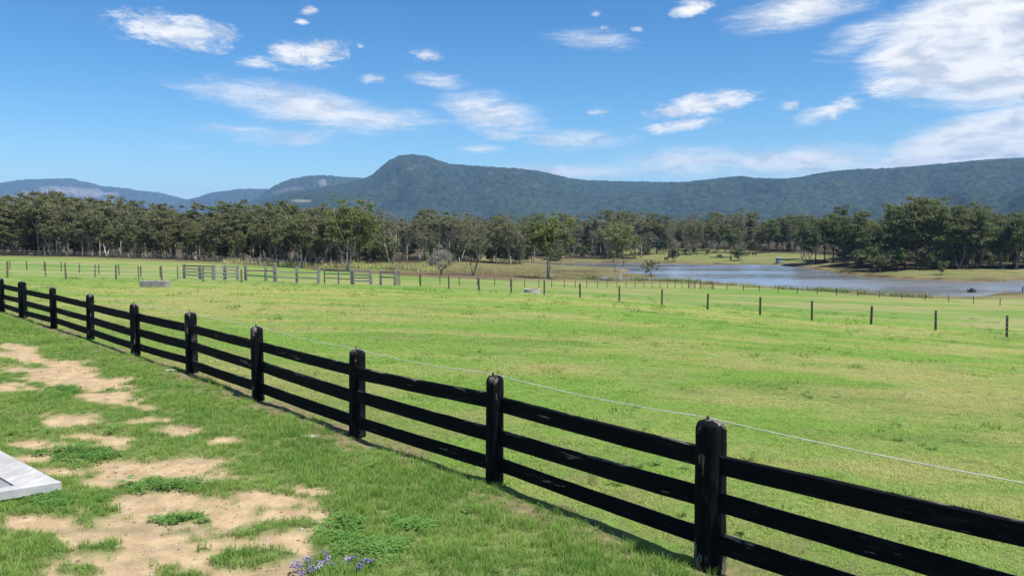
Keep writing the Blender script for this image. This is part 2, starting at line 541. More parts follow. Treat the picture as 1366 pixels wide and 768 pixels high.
L3 = [(560, 379, 84), (587, 380, 86), (613, 380.8, 87.5), (637, 381, 89), (660, 381.6, 91), (681, 382.5, 92), (700, 383.4, 94), (719, 383.6, 97), (736, 383.8, 101), (752.6, 383.8, 106),
      (767.6, 383.8, 111), (782.6, 383.8, 116), (797, 384, 120), (810, 384, 123), (823, 384, 125), (835, 384, 127), (847, 384, 128.5), (859, 384, 129.5), (870, 384, 130), (880.5, 384, 130.5),
      (890.5, 384, 131), (900.7, 384.2, 131), (909.5, 384.4, 131), (918.6, 384.6, 131)]
L3B = [(952, 386, 129.5), (970, 387, 128), (991.6, 388, 126.5), (1013, 389.2, 125), (1038, 390.6, 123), (1063.6, 392, 121), (1090, 393, 120), (1116, 394, 118.5), (1144, 395.2, 117), (1173, 396.7, 115),
       (1203, 398.5, 113), (1234, 400.5, 111), (1265.5, 402.8, 109), (1298.6, 405, 107), (1334, 407.2, 105), (1372, 409.6, 103)]
for L in (L1, L1R, L1M, L2, L3, L3B):
    for (u, v, D) in L:
        ctl(*at(u, v, D))
for (u, v, D) in ((396, 378, 71), (470, 379.5, 72), (530, 381, 73), (450, 361, 125), (300, 352, 130), (100, 343.5, 150), (0, 341.5, 150), (210, 347, 140), (600, 368, 120), (540, 363, 125), (620, 349, 230),
                  (500, 352, 190), (-150, 341, 150), (350, 349, 180), (100, 338, 220), (700, 358, 215), (640, 360, 190), (731, 372, 146), (700, 369, 150), (800, 360, 225), (826, 375.5, 160), (868, 374.5, 172), (780, 368, 180), (700, 367, 165),
                  (1300, 362, 196), (1150, 362, 205), (1366, 361, 196), (1500, 362, 196), (1250, 367, 186), (1060, 346, 290), (950, 346, 310), (950, 339, 340), (870, 331, 400), (1060, 338, 330), (750, 343, 330), (650, 339, 330),
                  (870, 324, 600), (500, 330, 400), (200, 330, 300), (1300, 348, 260), (1350, 350, 300), (1300, 330, 450), (1450, 345, 300), (0, 328, 350),
                  (1500, 404, 118), (1500, 392, 140), (683, 318, 1500), (0, 318, 1500), (1366, 318, 1500), (683, 320, 900), (-400, 330, 300), (1800, 340, 300), (-400, 350, 100), (1800, 420, 70), (1700, 520, 20), (683, 312, 6000), (-300, 312, 6000), (1700, 312, 6000)):
    ctl(*at(u, v, D))
CTRL = np.array(CTRL)


def tps_fit(P, lam=0.0006):
    n = len(P)
    d = np.hypot(P[:, None, 0] - P[None, :, 0], P[:, None, 1] - P[None, :, 1])
    K = np.where(d > 0, d * d * np.log(d + 1e-9), 0) + lam * np.eye(n)
    Q = np.c_[np.ones(n), P[:, :2]]
    A = np.block([[K, Q], [Q.T, np.zeros((3, 3))]])
    s = np.linalg.solve(A, np.r_[P[:, 2], 0, 0, 0])
    return s[:n], s[n:]


TW, TA = tps_fit(CTRL)


def shore(pts):
    return [tuple(on_z(u, v, WATER)[:2]) for (u, v) in pts]


LAKE = np.array(shore([(1520, 391), (1440, 392), (1366, 392), (1335, 396.5), (1290, 398.5), (1240, 398), (1190, 396), (1150, 392.5), (1110, 390), (1050, 387), (1000, 382.5), (950, 378.5), (905, 376),
                       (870, 375), (820, 374.6), (770, 374), (740, 372.5), (760, 370), (800, 368.5), (840, 369.5), (885, 369.5), (850, 367), (815, 364.5), (845, 362), (818, 358.5), (790, 356.5), (740, 355), (690, 353.2), (640, 351.6),
                       (660, 350.4), (720, 350.6), (790, 351), (840, 350.6), (900, 352), (950, 352.6), (1000, 352.4), (1035, 353), (1075, 357), (1115, 363), (1150, 367.5), (1200, 371.2), (1260, 374), (1310, 375.6),
                       (1340, 374), (1390, 372.5), (1520, 372)]))


def poly_sd(x, y, P):
    """signed distance to polygon, negative inside"""
    best = np.full(x.shape, 1e18)
    inside = np.zeros(x.shape, dtype=bool)
    n = len(P)
    for i in range(n):
        ax, ay = P[i]
        bx, by = P[(i + 1) % n]
        ex, ey = bx - ax, by - ay
        t = np.clip(((x - ax) * ex + (y - ay) * ey) / (ex * ex + ey * ey), 0, 1)
        best = np.minimum(best, (x - ax - t * ex) ** 2 + (y - ay - t * ey) ** 2)
        cond = (ay > y) != (by > y)
        xi = ax + (y - ay) / (by - ay if abs(by - ay) > 1e-9 else 1e-9) * ex
        inside ^= cond & (x < xi)
    d = np.sqrt(best)
    return np.where(inside, -d, d)


def terrain(x, y):
    x = np.asarray(x, dtype=float)
    y = np.asarray(y, dtype=float)
    az = np.clip(np.arctan2(x, y), -1.0, 1.0) * 1.6
    lr = np.log(np.clip(np.hypot(x, y), 1.0, 7000))
    z = TA[0] + TA[1] * az + TA[2] * lr
    for (a, l, _), w in zip(CTRL, TW):
        d2 = (az - a) ** 2 + (lr - l) ** 2
        z = z + w * 0.5 * d2 * np.log(d2 + 1e-12)
    z = np.clip(z, -7.3, 3.0)
    z = np.where(np.hypot(x, y) < 1.0, 0.0, z)
    m = (y > 90) & (y < 420) & (x > -60) & (x < 330)
    if m.any():
        wob = (fbm(x[m] / 6, y[m] / 6, 3, 5) - .5) * 4
        sd = poly_sd(x[m], y[m], LAKE) + wob
        zz = z[m]
        bank = WATER + 0.06 + 0.22 * np.clip(sd, 0, 3) ** 0.8
        outz = np.where(sd > 0, np.maximum(bank, zz * sstep(0, 14, sd) + (WATER + 0.5) * (1 - sstep(0, 14, sd))), 0)
        inz = WATER - 0.02 - np.clip(-sd, 0, 12) * 0.1
        z[m] = np.where(sd > 0, outz, inz)
    return z


def ground_z(x, y):
    return float(terrain(np.array([x]), np.array([y]))[0])


# --- what grows where: masks in metres, laid out from the photograph's ground
FENCE_XY = [(6.2, 1.6), (3.95, 3.75), (1.6, 6.2), (-.19, 8.33), (-2.06, 10.33), (-4.18, 12.81), (-6.25, 15.24), (-8.36, 17.36), (-10.86, 20.15), (-13.35, 22.82), (-15.95, 25.56), (-18.13, 27.88), (-20.6, 30.5), (-23, 33)]


def fence_side(x, y):
    """signed distance to the black fence line, positive on the yard side"""
    best = np.full(np.shape(x), 1e9)
    sgn = np.ones(np.shape(x))
    ext = [(16, -8)] + FENCE_XY + [(-60, 72)]
    for (ax, ay), (bx, by) in zip(ext[:-1], ext[1:]):
        ex, ey = bx - ax, by - ay
        t = np.clip(((x - ax) * ex + (y - ay) * ey) / (ex * ex + ey * ey), 0, 1)
        d = np.hypot(x - ax - t * ex, y - ay - t * ey)
        s = np.sign(ex * (y - ay) - ey * (x - ax))
        upd = d < best
        best = np.where(upd, d, best)
        sgn = np.where(upd, s, sgn)
    return best * sgn


DIRT = [(20, 472, 40, 13), (70, 492, 75, 15), (120, 512, 70, 14), (150, 532, 48, 12), (60, 510, 75, 12), (101, 561, 52, 8), (198, 560, 26, 5), (146, 590, 24, 7), (26, 591, 34, 6), (91, 594, 40, 5), (232, 576, 34, 7),
        (208, 622, 85, 17), (78, 627, 46, 6), (270, 612, 40, 6), (215, 668, 70, 16), (260, 690, 135, 28), (375, 690, 75, 22), (250, 730, 150, 42), (360, 735, 62, 40), (165, 715, 110, 22), (60, 697, 75, 12), (20, 692, 30, 8), (150, 765, 90, 30),
        (300, 785, 130, 30), (410, 583, 20, 5), (228, 494, 16, 6), (370, 668, 60, 8), (10, 520, 40, 5), (150, 640, 60, 8), (300, 640, 50, 7), (120, 580, 60, 5), (290, 590, 30, 5), (175, 545, 40, 6), (420, 655, 40, 6), (20, 610, 60, 5)]
ISLAND = [(86, 521, 34, 9), (104, 548, 34, 8), (167, 552, 27, 11), (22, 558, 42, 19), (12, 536, 24, 9), (10, 482, 14, 4), (47, 489, 17, 4), (246, 689, 37, 8), (273, 697, 9, 4), (375, 698, 52, 10), (328, 711, 18, 6),
          (320, 744, 63, 15), (135, 729, 36, 10), (147, 678, 20, 6), (110, 757, 32, 9), (270, 731, 12, 5), (240, 767, 24, 5), (30, 732, 70, 24), (190, 648, 60, 9), (45, 512, 14, 4)]
CLOVER = [(110, 607, 58, 14), (230, 650, 60, 12), (60, 664, 60, 12), (455, 705, 40, 24), (490, 735, 60, 22), (246, 689, 34, 7), (86, 521, 34, 8), (540, 700, 30, 12)]


def blobs(u, v, L, soft=0.0):
    m = np.full(np.shape(u), -9.0)
    for (a, b, ru, rv) in L:
        m = np.maximum(m, 1 - np.hypot((u - a) / ru, (v - b) / rv))
    return m


def masks(x, y, z):
    u, v = pix(x, y, z)
    r = np.hypot(x, y)
    n1 = fbm(x * 1.6, y * 1.6, 4, 11) - .5
    n2 = fbm(x * 5, y * 5, 3, 21) - .5
    side = fence_side(x, y)
    near = y > 0.5
    wu, wv = (fbm(x * 1.1, y * 1.1, 3, 51) - .5) * 46, (fbm(x * 1.1 + 9, y * 1.1, 3, 52) - .5) * 16
    ou, ov = u, v
    u, v = u + wu, v + wv
    di = blobs(u, v, DIRT) + n1 * 1.0 + n2 * 0.9
    isl = blobs(ou + wu * .5, ov + wv * .5, ISLAND) + n1 * 0.6 + n2 * 0.8
    dirt = sstep(-0.12, 0.42, di) * (1 - sstep(-.15, 0.4, isl)) * (side > 0.7) * near * (r < 40)
    # yard beyond the frame: the same broken cover
    off = (u < -60) | (v > 800)
    dirt = np.where(off & (side > 1.6), sstep(0.06, .16, fbm(x * .5, y * .5, 4, 31) - .48), dirt)
    worn = np.exp(-((side - 0.12) / 0.34) ** 2) * sstep(-.22, .12, n1 + n2 * .6 + 0.06) * (r < 60)
    fringe = (1 - sstep(0.3, 3.4, -side)) * (side < 0) * sstep(-.2, .2, n1 + .06) * 0.85
    clov = sstep(0.0, 0.35, blobs(u, v, CLOVER) + n1 * .8)
    return dirt, worn, clov, side, fringe


GREEN_EDGE = [(-400, 338), (0, 342), (120, 345), (240, 349.5), (340, 354.5), (430, 361), (530, 367.5), (600, 370.5), (700, 374.5), (800, 377), (900, 378), (1000, 383), (1100, 390), (1190, 397), (1300, 399), (1800, 399)]


def build_ground():
    azf = np.radians(np.arange(-52, 52.01, 0.22))
    azc = np.radians(np.r_[np.arange(-180, -52, 6.0), ])
    az = np.r_[azc, azf, -azc[::-1]]
    r = [0.4]
    while r[-1] < 11500:
        k = 0.010 if 4 < r[-1] < 30 else (0.014 if r[-1] < 450 else 0.05)
        r.append(r[-1] * (1 + (k if r[-1] > 4 else 0.06)))
    r = np.array(r)
    A, R = np.meshgrid(az, r)
    x, y = (R * np.sin(A)).ravel(), (R * np.cos(A)).ravel()
    z = terrain(x, y)
    dirt, worn, clov, side, fringe = masks(x, y, z)
    rr = np.hypot(x, y)
    near = 1 - sstep(26, 44, rr)
    u, v = pix(x, y, z)
    edge = np.interp(u, [p[0] for p in GREEN_EDGE], [p[1] for p in GREEN_EDGE]) + (fbm(x / 7, y / 7, 3, 3) - .5) * 2.0
    dry = (1 - sstep(-0.8, 0.8, v - edge)) * (rr > 60)
    # grazed flat across the water is greener
    flat = blobs(u, v, [(1000, 344, 130, 8), (930, 340, 90, 10), (1250, 364, 220, 8), (1320, 330, 60, 22), (860, 338, 50, 9)])
    dry = dry * (1 - np.where(u > 1120, .15, .38) * sstep(0, .3, flat))
    sd = poly_sd(x, y, LAKE)
    lakez = (rr > 90) & (rr < 420) & (np.abs(A.ravel()) < 0.8)
    bankn = fbm(x / 5, y / 5, 3, 77)
    mud = np.where(lakez, 1 - sstep(0.0, 1.8, sd + (bankn - .5) * 6), 0)
    mud = np.maximum(mud, 0.8 * sstep(0.0, .35, blobs(u, v, [(640, 364.5, 130, 4.5), (700, 368.5, 130, 4.5), (770, 361.5, 60, 2.2)]) + (bankn - .5) * 1.2) * (rr > 100))
    wood_ = sstep(158, 172, y + np.interp(u, [-400, 0, 120, 240, 340, 430, 520, 600], [0, 0, 2, 9, 16, 22, -20, -70]) + (fbm(x / 8, y / 8, 3, 91) - .5) * 10) * (u < 640)
    wood_ = np.maximum(wood_, sstep(203, 212, y + (fbm(x / 8, y / 8, 3, 92) - .5) * 8) * (u > 1110) * (1 - sstep(0, .5, 1 - np.hypot((u - 1345) / 30, (v - 345) / 12))))
    farw = sstep(300, 340, rr) * (1 - sstep(0, .3, flat))
    # micro relief on the yard and pasture
    rel = (fbm(x * 1.1, y * 1.1, 4, 41) - .5) * 0.10 + (fbm(x * 6, y * 6, 3, 43) - .5) * 0.03
    z = z + rel * (rr < 70) * sstep(0.0, 3.0, rr) - 0.025 * dirt
    z = z + (fbm(x / 9, y / 9, 4, 47) - .5) * 0.35 * sstep(40, 90, rr) * (1 - sstep(90, 130, rr))
    n, k = len(r), len(az)
    idx = np.arange(n * k).reshape(n, k)
    f = np.stack([idx[:-1, :-1], idx[:-1, 1:], idx[1:, 1:], idx[1:, :-1]], -1).reshape(-1, 4)[:, ::-1]
    me = mesh_np('ground', np.c_[x, y, z], f, True, {'dirt': dirt, 'worn': np.clip(worn, 0, 1), 'near': near * np.where(side > 0, 1.0, 0.25), 'litter': np.clip(np.maximum(wood_, farw), 0, 1), 'dry': np.clip(dry + fringe * .7, 0, 1), 'mud': mud}, M_ground)
    o = obj('ground', me)
    tag(o, 'grassy paddock ground with bare sandy patches', None, None, 'structure')
    return o


build_ground()


def build_lake():
    m, N, out = new_mat('lake_water')
    pos = N.n('ShaderNodeNewGeometry').outputs['Position']
    calm = N.noise(N.scaled(pos, (0.016, 0.06, 1), rot=(0, 0, -0.15)), 1.0, 4, 0.55)
    rip = N.noise(N.scaled(pos, (0.55, 1.1, 1)), 1.0, 4, 0.6)
    rip2 = N.noise(N.scaled(pos, (2.2, 3.4, 1)), 1.0, 3, 0.6)
    hgt = N.math('ADD', N.math('MULTIPLY', rip, 1.0), N.math('MULTIPLY', rip2, 0.35))
    st = N.n('ShaderNodeMapRange', {'clamp': True}, Value=calm, i1=0.36, i2=0.62, i3=0.05, i4=0.18).outputs[0]
    b = N.n('ShaderNodeBump', {}, Height=hgt, Strength=st, Distance=0.30)
    body = N.n('ShaderNodeBsdfDiffuse', {}, Color=(0.18, 0.18, 0.165, 1))
    rg = N.n('ShaderNodeMapRange', {'clamp': True}, Value=calm, i1=0.36, i2=0.6, i3=0.12, i4=0.27).outputs[0]
    gl = N.n('ShaderNodeBsdfGlossy', {}, Color=(1, 1, 1, 1), Roughness=rg, Normal=b.outputs[0])
    up = N.n('ShaderNodeCombineXYZ', {}, X=0.0, Y=0.0, Z=1.0).outputs[0]
    fr = N.n('ShaderNodeFresnel', {}, IOR=1.333, Normal=up)
    mx = N.n('ShaderNodeMixShader', {}, Fac=fr.outputs[0], i1=body.outputs[0], i2=gl.outputs[0])
    N.link(mx.outputs[0], out.inputs[0])
    dx, dy = 0.75, 0.30
    gx = np.arange(LAKE[:, 0].min() - 4, LAKE[:, 0].max() + 4, dx)
    gy = np.arange(LAKE[:, 1].min() - 4, LAKE[:, 1].max() + 4, dy)
    X, Y = np.meshgrid(gx, gy)
    sd = poly_sd(X, Y, LAKE)
    keep = sd < 4.5
    breeze = sstep(.30, .62, fbm(X / 60, Y / 22, 4, 201)) * (.45 + .55 * sstep(40, 95, X))
    amp = .42 + .8 * breeze
    w = (fbm(X / 2.0, Y / .85, 2, 203) - .5) * .10 + (fbm(X / 5.0, Y / 2.2, 2, 207) - .5) * .12
    Z = WATER + w * amp * 1.7 * sstep(0, 3, -sd)
    idx = -np.ones(X.size, dtype=np.int64)
    kk = keep.ravel()
    idx[kk] = np.arange(kk.sum())
    idx = idx.reshape(X.shape)
    q = np.stack([idx[:-1, :-1], idx[:-1, 1:], idx[1:, 1:], idx[1:, :-1]], -1).reshape(-1, 4)
    q = q[(q >= 0).all(1)]
    me = mesh_np('lake', np.c_[X.ravel()[kk], Y.ravel()[kk], Z.ravel()[kk]], q, True, None, m)
    tag(obj('lake', me), 'rippled farm lake reflecting the pale blue sky', None, None, 'structure')


build_lake()


# ------------------------------------------------------------------ mountains
def mountain_material(name, green_a, green_b, rock):
    m, N, out = new_mat(name)
    pos = N.n('ShaderNodeNewGeometry').outputs['Position']
    n1 = N.noise(pos, 1 / 420.0, 4, 0.6)
    n2 = N.noise(pos, 1 / 26.0, 5, 0.75)
    rk = N.n('ShaderNodeAttribute', {'attribute_name': 'rock'}).outputs['Fac']
    bald = N.n('ShaderNodeAttribute', {'attribute_name': 'bald'}).outputs['Fac']
    c = N.mix(N.ramp(n1, 0.35, 0.65), green_a, green_b)
    c = N.mix(N.ramp(n2, 0.36, 0.64), N.mix(0.7, c, (0.003, 0.007, 0.004)), N.mix(0.5, c, (0.075, 0.105, 0.040)))
    rn = N.noise(N.scaled(pos, (1 / 60.0, 1 / 60.0, 1 / 22.0)), 1.0, 5, 0.7)
    rc = N.mix(N.ramp(rn, 0.35, 0.65), tuple(k * 0.5 for k in rock), rock)
    c = N.mix(rk, c, rc)
    c = N.mix(bald, c, (0.26, 0.24, 0.14))
    bsdf(N, out, c, 0.95, 0.05, n2, 1.0, 14.0)
    return m


def mountain(name, label, sky, D, foot, mat, step_az, rows, rocks=(), balds=(), seed=1, power=1.5, cell=18.0):
    uu = [p[0] for p in sky]
    vv = [p[1] for p in sky]
    a0, a1 = azel(uu[0], 300)[0], azel(uu[-1], 300)[0]
    az = np.arange(a0, a1, math.radians(step_az))
    us = U0 + F * np.tan(az) / (math.cos(TH) + 0.0)
    us = U0 + np.tan(az) * F * (math.cos(TH) + (V0 - 280) / F * math.sin(TH))
    sv = np.interp(us, uu, vv)
    k = max(1, int(round(0.0022 / math.radians(step_az))))
    sv = np.convolve(np.pad(sv, k, mode='edge'), np.ones(2 * k + 1) / (2 * k + 1), 'valid')
    el = np.array([math.atan2(*(lambda r: (r[2], math.hypot(r[0], r[1])))(ray(a, b))) for a, b in zip(us, sv)])
    crest_r = D * (1 + 0.16 * (fbm(az * 7 + 3, az * 0 + seed, 3, seed) - .5))
    crest_h = CZ + crest_r * np.tan(el)
    base = -6.0
    t = np.r_[np.linspace(0, 1, rows) ** 0.9, np.linspace(1, 1.5, max(4, rows // 6))[1:]]
    T, AZ = np.meshgrid(t, az, indexing='ij')
    CR, CH = crest_r[None, :], np.maximum(crest_h[None, :], base + 4)
    R = foot + (CR - foot) * np.minimum(T, 1) + np.maximum(T - 1, 0) * D * 0.5
    x, y = R * np.sin(AZ), R * np.cos(AZ)
    body = np.clip(T, 0, 1)
    gul = fbm(x / 520, y / 520, 4, seed + 5) - .5
    spur = fbm(AZ * D / 330 + gul * 1.2, T * 1.6, 3, seed + 31) - .5
    prof = body ** power
    cliff = sstep(0.66, 0.9, body + gul * .25)
    prof = prof * 0.72 + cliff * 0.28
    prof = prof / prof[np.argmin(np.abs(t - 1.0))][None, :]
    env = np.clip(4 * body * (1 - body), 0, 1)
    z = base + (CH - base) * np.where(T <= 1, prof, 1 - 0.5 * sstep(0, 0.5, T - 1))
    z += (CH - base) * env * (gul * 0.5 + spur * 0.62 + (fbm(x / 170, y / 170, 3, seed + 9) - .5) * 0.14)
    # keep the slope below the crest line, as seen from the plain
    z = np.minimum(z, CZ + R * np.tan(el)[None, :] * np.where(T < .97, 0.965, 1.0) - np.where(T < 0.97, 2.0, 0))
    can = (fbm(x / cell, y / cell, 2, seed + 13) - .35) * cell * 0.9
    z += can * np.where(np.abs(T - 1) < 0.08, 0.8, 1.0)
    z = np.where(T == 0, -14.0, z)
    u, v = pix(x, y, z)
    rn = fbm(u / 4.5, v / 3.2, 3, seed + 17, .7) - .5
    rock = np.zeros_like(x)
    for (a, b, ru, rv, s) in rocks:
        rock = np.maximum(rock, s * sstep(0.0, 0.35, 1 - np.hypot((u - a) / ru, (v - b) / rv) + rn * 1.3))
    bald = np.zeros_like(x)
    for (a, b, ru, rv, s) in balds:
        bald = np.maximum(bald, s * sstep(0.0, 0.3, 1 - np.hypot((u - a) / ru, (v - b) / rv) + rn))
    n, k = T.shape
    idx = np.arange(n * k).reshape(n, k)
    f = np.stack([idx[:-1, :-1], idx[:-1, 1:], idx[1:, 1:], idx[1:, :-1]], -1).reshape(-1, 4)[:, ::-1]
    me = mesh_np(name, np.c_[x.ravel(), y.ravel(), z.ravel()], f, True, {'rock': np.where(T < 1.02, rock, 0).ravel(), 'bald': bald.ravel()}, mat)
    tag(obj(name, me), label, None, None, 'structure')


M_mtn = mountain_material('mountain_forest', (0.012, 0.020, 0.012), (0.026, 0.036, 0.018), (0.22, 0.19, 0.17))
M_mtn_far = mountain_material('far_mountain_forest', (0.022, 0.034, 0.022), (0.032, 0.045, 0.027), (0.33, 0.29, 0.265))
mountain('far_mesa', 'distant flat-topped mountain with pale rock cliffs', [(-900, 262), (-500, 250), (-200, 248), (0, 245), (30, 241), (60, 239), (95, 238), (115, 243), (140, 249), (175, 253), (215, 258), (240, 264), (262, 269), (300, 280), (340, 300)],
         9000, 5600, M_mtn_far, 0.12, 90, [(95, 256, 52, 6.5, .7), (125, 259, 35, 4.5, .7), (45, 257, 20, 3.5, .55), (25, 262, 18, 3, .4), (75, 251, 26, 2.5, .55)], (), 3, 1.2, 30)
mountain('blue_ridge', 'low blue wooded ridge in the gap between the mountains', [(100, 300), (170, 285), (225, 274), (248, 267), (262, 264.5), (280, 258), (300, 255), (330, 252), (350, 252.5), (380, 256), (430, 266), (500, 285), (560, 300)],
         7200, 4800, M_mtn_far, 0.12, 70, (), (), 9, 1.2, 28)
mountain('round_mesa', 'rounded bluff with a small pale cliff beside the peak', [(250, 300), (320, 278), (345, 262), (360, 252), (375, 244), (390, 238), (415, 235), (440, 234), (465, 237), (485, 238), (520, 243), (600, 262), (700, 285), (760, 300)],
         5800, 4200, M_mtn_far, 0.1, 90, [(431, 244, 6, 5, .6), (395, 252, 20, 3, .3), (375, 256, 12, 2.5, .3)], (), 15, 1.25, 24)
mountain('mountain_range', 'long wooded mountain with a steep-fronted peak', [(120, 300), (240, 288), (300, 281), (340, 271.5), (379, 257), (426, 251), (460, 245), (481, 240), (497, 234), (505, 226), (520, 214), (532, 208), (550, 206), (570, 208.5), (600, 219), (640, 222), (690, 225),
          (720, 229), (760, 238), (785, 241), (830, 242), (870, 243), (915, 243), (950, 239), (985, 235), (1010, 238), (1040, 239), (1065, 237), (1100, 230), (1140, 226), (1180, 225), (1225, 222), (1270, 218), (1310, 214), (1366, 211), (1450, 207), (1600, 210), (1800, 220), (2200, 235), (2900, 260)],
         4300, 1500, M_mtn, 0.075, 260, [(546, 226, 7, 2.5, .35), (557, 222, 7, 1.2, .3), (655, 231, 6, 2, .25), (690, 231, 9, 1.2, .25), (718, 248, 9, 4, .18), (575, 237, 9, 1.2, .2)], [(402, 268, 14, 2.6, .8), (382, 273, 8, 2, .7)], 23, 1.6, 13)


# ------------------------------------------------------------------ black post and rail fence
def post_mesh(w, H, seed, mat):
    r = random.Random(seed)
    mb = MB()
    rings = []
    ph = r.random() * 6
    hs = [-0.25, 0.0, 0.2, 0.4, 0.6, 0.8, 1.0, H - 0.055, H - 0.022, H - 0.003, H + 0.008]
    sh = [1.03, 1.03, 1.0, 1.0, 1.0, 0.99, 0.985, 0.97, 0.90, 0.76, 0.45]
    for h, s in zip(hs, sh):
        ring = []
        for k in range(24):
            t = 2 * math.pi * k / 24 + math.pi / 24
            c, sn = math.cos(t), math.sin(t)
            q = 1 / (abs(c) ** 3.2 + abs(sn) ** 3.2) ** (1 / 3.2)
            q *= 1 + 0.025 * math.sin(5 * t + ph) + 0.018 * math.sin(9 * t + 2 * ph + h) + r.uniform(-.012, .012)
            ring.append((c * q * w / 2 * s, sn * q * w / 2 * s * 0.92, h + (r.uniform(-.006, .006) if h > 1 else 0)))
        rings.append(ring)
    mb.loft(rings)
    return mb.mesh('post', mat, smooth=False)


def rail_mesh(length, hgt, thick, seed, mat):
    r = random.Random(seed)
    mb = MB()
    rings = []
    n = 14
    for i in range(n + 1):
        x = length * i / n
        j = lambda a: r.uniform(-a, a)
        hh, tt, bow = hgt / 2 + j(.0018), thick / 2 + j(.002), math.sin(math.pi * i / n) * -0.008 + j(.0012)
        c = 0.012
        rings.append([(x, -tt, bow - hh + c), (x, -tt + c, bow - hh), (x, tt - c, bow - hh), (x, tt, bow - hh + c), (x, tt, bow + hh - c), (x, tt - c, bow + hh + j(.0012)), (x, -tt + c, bow + hh + j(.0012)), (x, -tt, bow + hh - c)])
    mb.loft(rings)
    return mb.mesh('rail', mat)


def black_fence():
    root = thing('post_and_rail_fence', 'long black-painted three-rail timber fence with white electric wire along its top', 'fence', (1.6, 6.2, 0))
    widths = [.25, .25, .262, .205, .235, .23, .255, .225, .215, .205, .30, .24, .24, .24]
    top = []
    base = Vector((1.6, 6.2, 0))
    dirs = []
    for i, (x, y) in enumerate(FENCE_XY):
        a, b = FENCE_XY[max(i - 1, 0)], FENCE_XY[min(i + 1, len(FENCE_XY) - 1)]
        dirs.append(math.atan2(b[1] - a[1], b[0] - a[0]))
    rr = random.Random(5)
    tilt = {2: (0.0, 0.012), 3: (0.0, -.01), 4: (0.035, 0.03), 5: (0.0, 0.0), 6: (.02, .05), 7: (0.0, 0.0), 8: (0.02, 0.0), 9: (0, 0), 10: (0, -.03)}
    for i, (x, y) in enumerate(FENCE_XY):
        z = ground_z(x, y)
        H = 1.17 + rr.uniform(-.015, .015)
        p = obj('post', post_mesh(widths[i] * .87, H, 100 + i, M_post), root, Vector((x, y, z)) - base)
        tx, ty = tilt.get(i, (rr.uniform(-.02, .02), rr.uniform(-.02, .02)))
        p.rotation_euler = (tx, ty, dirs[i] + rr.uniform(-.08, .08))
        # insulator pin: stem, bulb and slot for the wire
        mb = MB()
        mb.tube([(0.03, 0.0, H - 0.02), (0.03, 0, H + 0.012)], [.011, .010], 8)
        mb.tube([(0.03, 0.0, H + 0.012), (0.03, 0, H + 0.02), (0.03, 0, H + 0.036), (0.03, 0, H + 0.043)], [.006, .013, .013, .006], 8)
        mb.build('insulator', M_black, p)
        c, s = math.cos(p.rotation_euler[2]), math.sin(p.rotation_euler[2])
        top.append(Vector((x + 0.03 * c + ty * H * c, y + 0.03 * s + ty * H * s, z + H + 0.026)))
    for i in range(len(FENCE_XY) - 1):
        (ax, ay), (bx, by) = FENCE_XY[i], FENCE_XY[i + 1]
        za, zb = ground_z(ax, ay), ground_z(bx, by)
        for k, (h, th_) in enumerate(((0.885, .168), (0.535, .165), (0.205, .16))):
            j1, j2 = rr.uniform(-.026, .026), rr.uniform(-.026, .026)
            A, B = Vector((ax, ay, za + h + j1)), Vector((bx, by, zb + h + j2))
            d = (B - A)
            L = d.length
            # alternate rails overlap side by side inside the mortise
            off = 0.024 if i % 2 else -0.024
            o = obj('rail', rail_mesh(L + 0.08, th_ + rr.uniform(-.012, .012), 0.042, 300 + i * 3 + k, M_rail), root)
            q = d.to_track_quat('X', 'Z')
            o.rotation_euler = q.to_euler()
            o.location = A - base + q @ Vector((-0.04, off, 0))
    mb = MB()
    pts = []
    for a, b in zip(top[:-1], top[1:]):
        for k in range(8):
            t = k / 8
            p = a.lerp(b, t)
            p.z -= 0.035 * 4 * t * (1 - t)
            pts.append(p - base)
    pts.append(top[-1] - base)
    mb.tube(pts, 0.0032, 6)
    mb.build('wire', M_wire, root, True)


black_fence()


# ------------------------------------------------------------------ paddock wire fences
def round_post(H, r, mat, sq=False):
    mb = MB()
    n = 4 if sq else 10
    mb.loft([[(math.cos(t + .78) * q, math.sin(t + .78) * q, h) for t in np.linspace(0, 2 * math.pi, n, endpoint=False)]
             for h, q in ((-.3, r), (H - .03, r * .97), (H, r * .75))])
    return mb.mesh('post', mat, smooth=False)


def wire_fence(name, label, pts, H, r, mat, heights, group=None, wr=0.006, wmat=None):
    P = []
    for (u, v, D) in pts:
        q = at(u, v, D)
        P.append(Vector((q[0], q[1], ground_z(q[0], q[1]))))
    root = thing(name, label, 'fence', P[0], 0, group)
    me = [round_post(H * k, r * q, mat) for k, q in ((1, 1), (1.04, .95), (.97, 1.05))]
    for i, p in enumerate(P):
        o = obj('post', me[i % 3], root, p - P[0])
        o.rotation_euler = (random.uniform(-.03, .03), random.uniform(-.03, .03), random.uniform(0, 6))
    for h in heights:
        mb = MB()
        w = []
        for a, b in zip(P[:-1], P[1:]):
            for k in range(2):
                q = a.lerp(b, k / 2)
                w.append(q - P[0] + Vector((0, -r, h - 0.01 * k)))
        w.append(P[-1] - P[0] + Vector((0, -r, h)))
        mb.tube(w, wr, 4)
        mb.build('wire', wmat or M_steel, root)
    return root


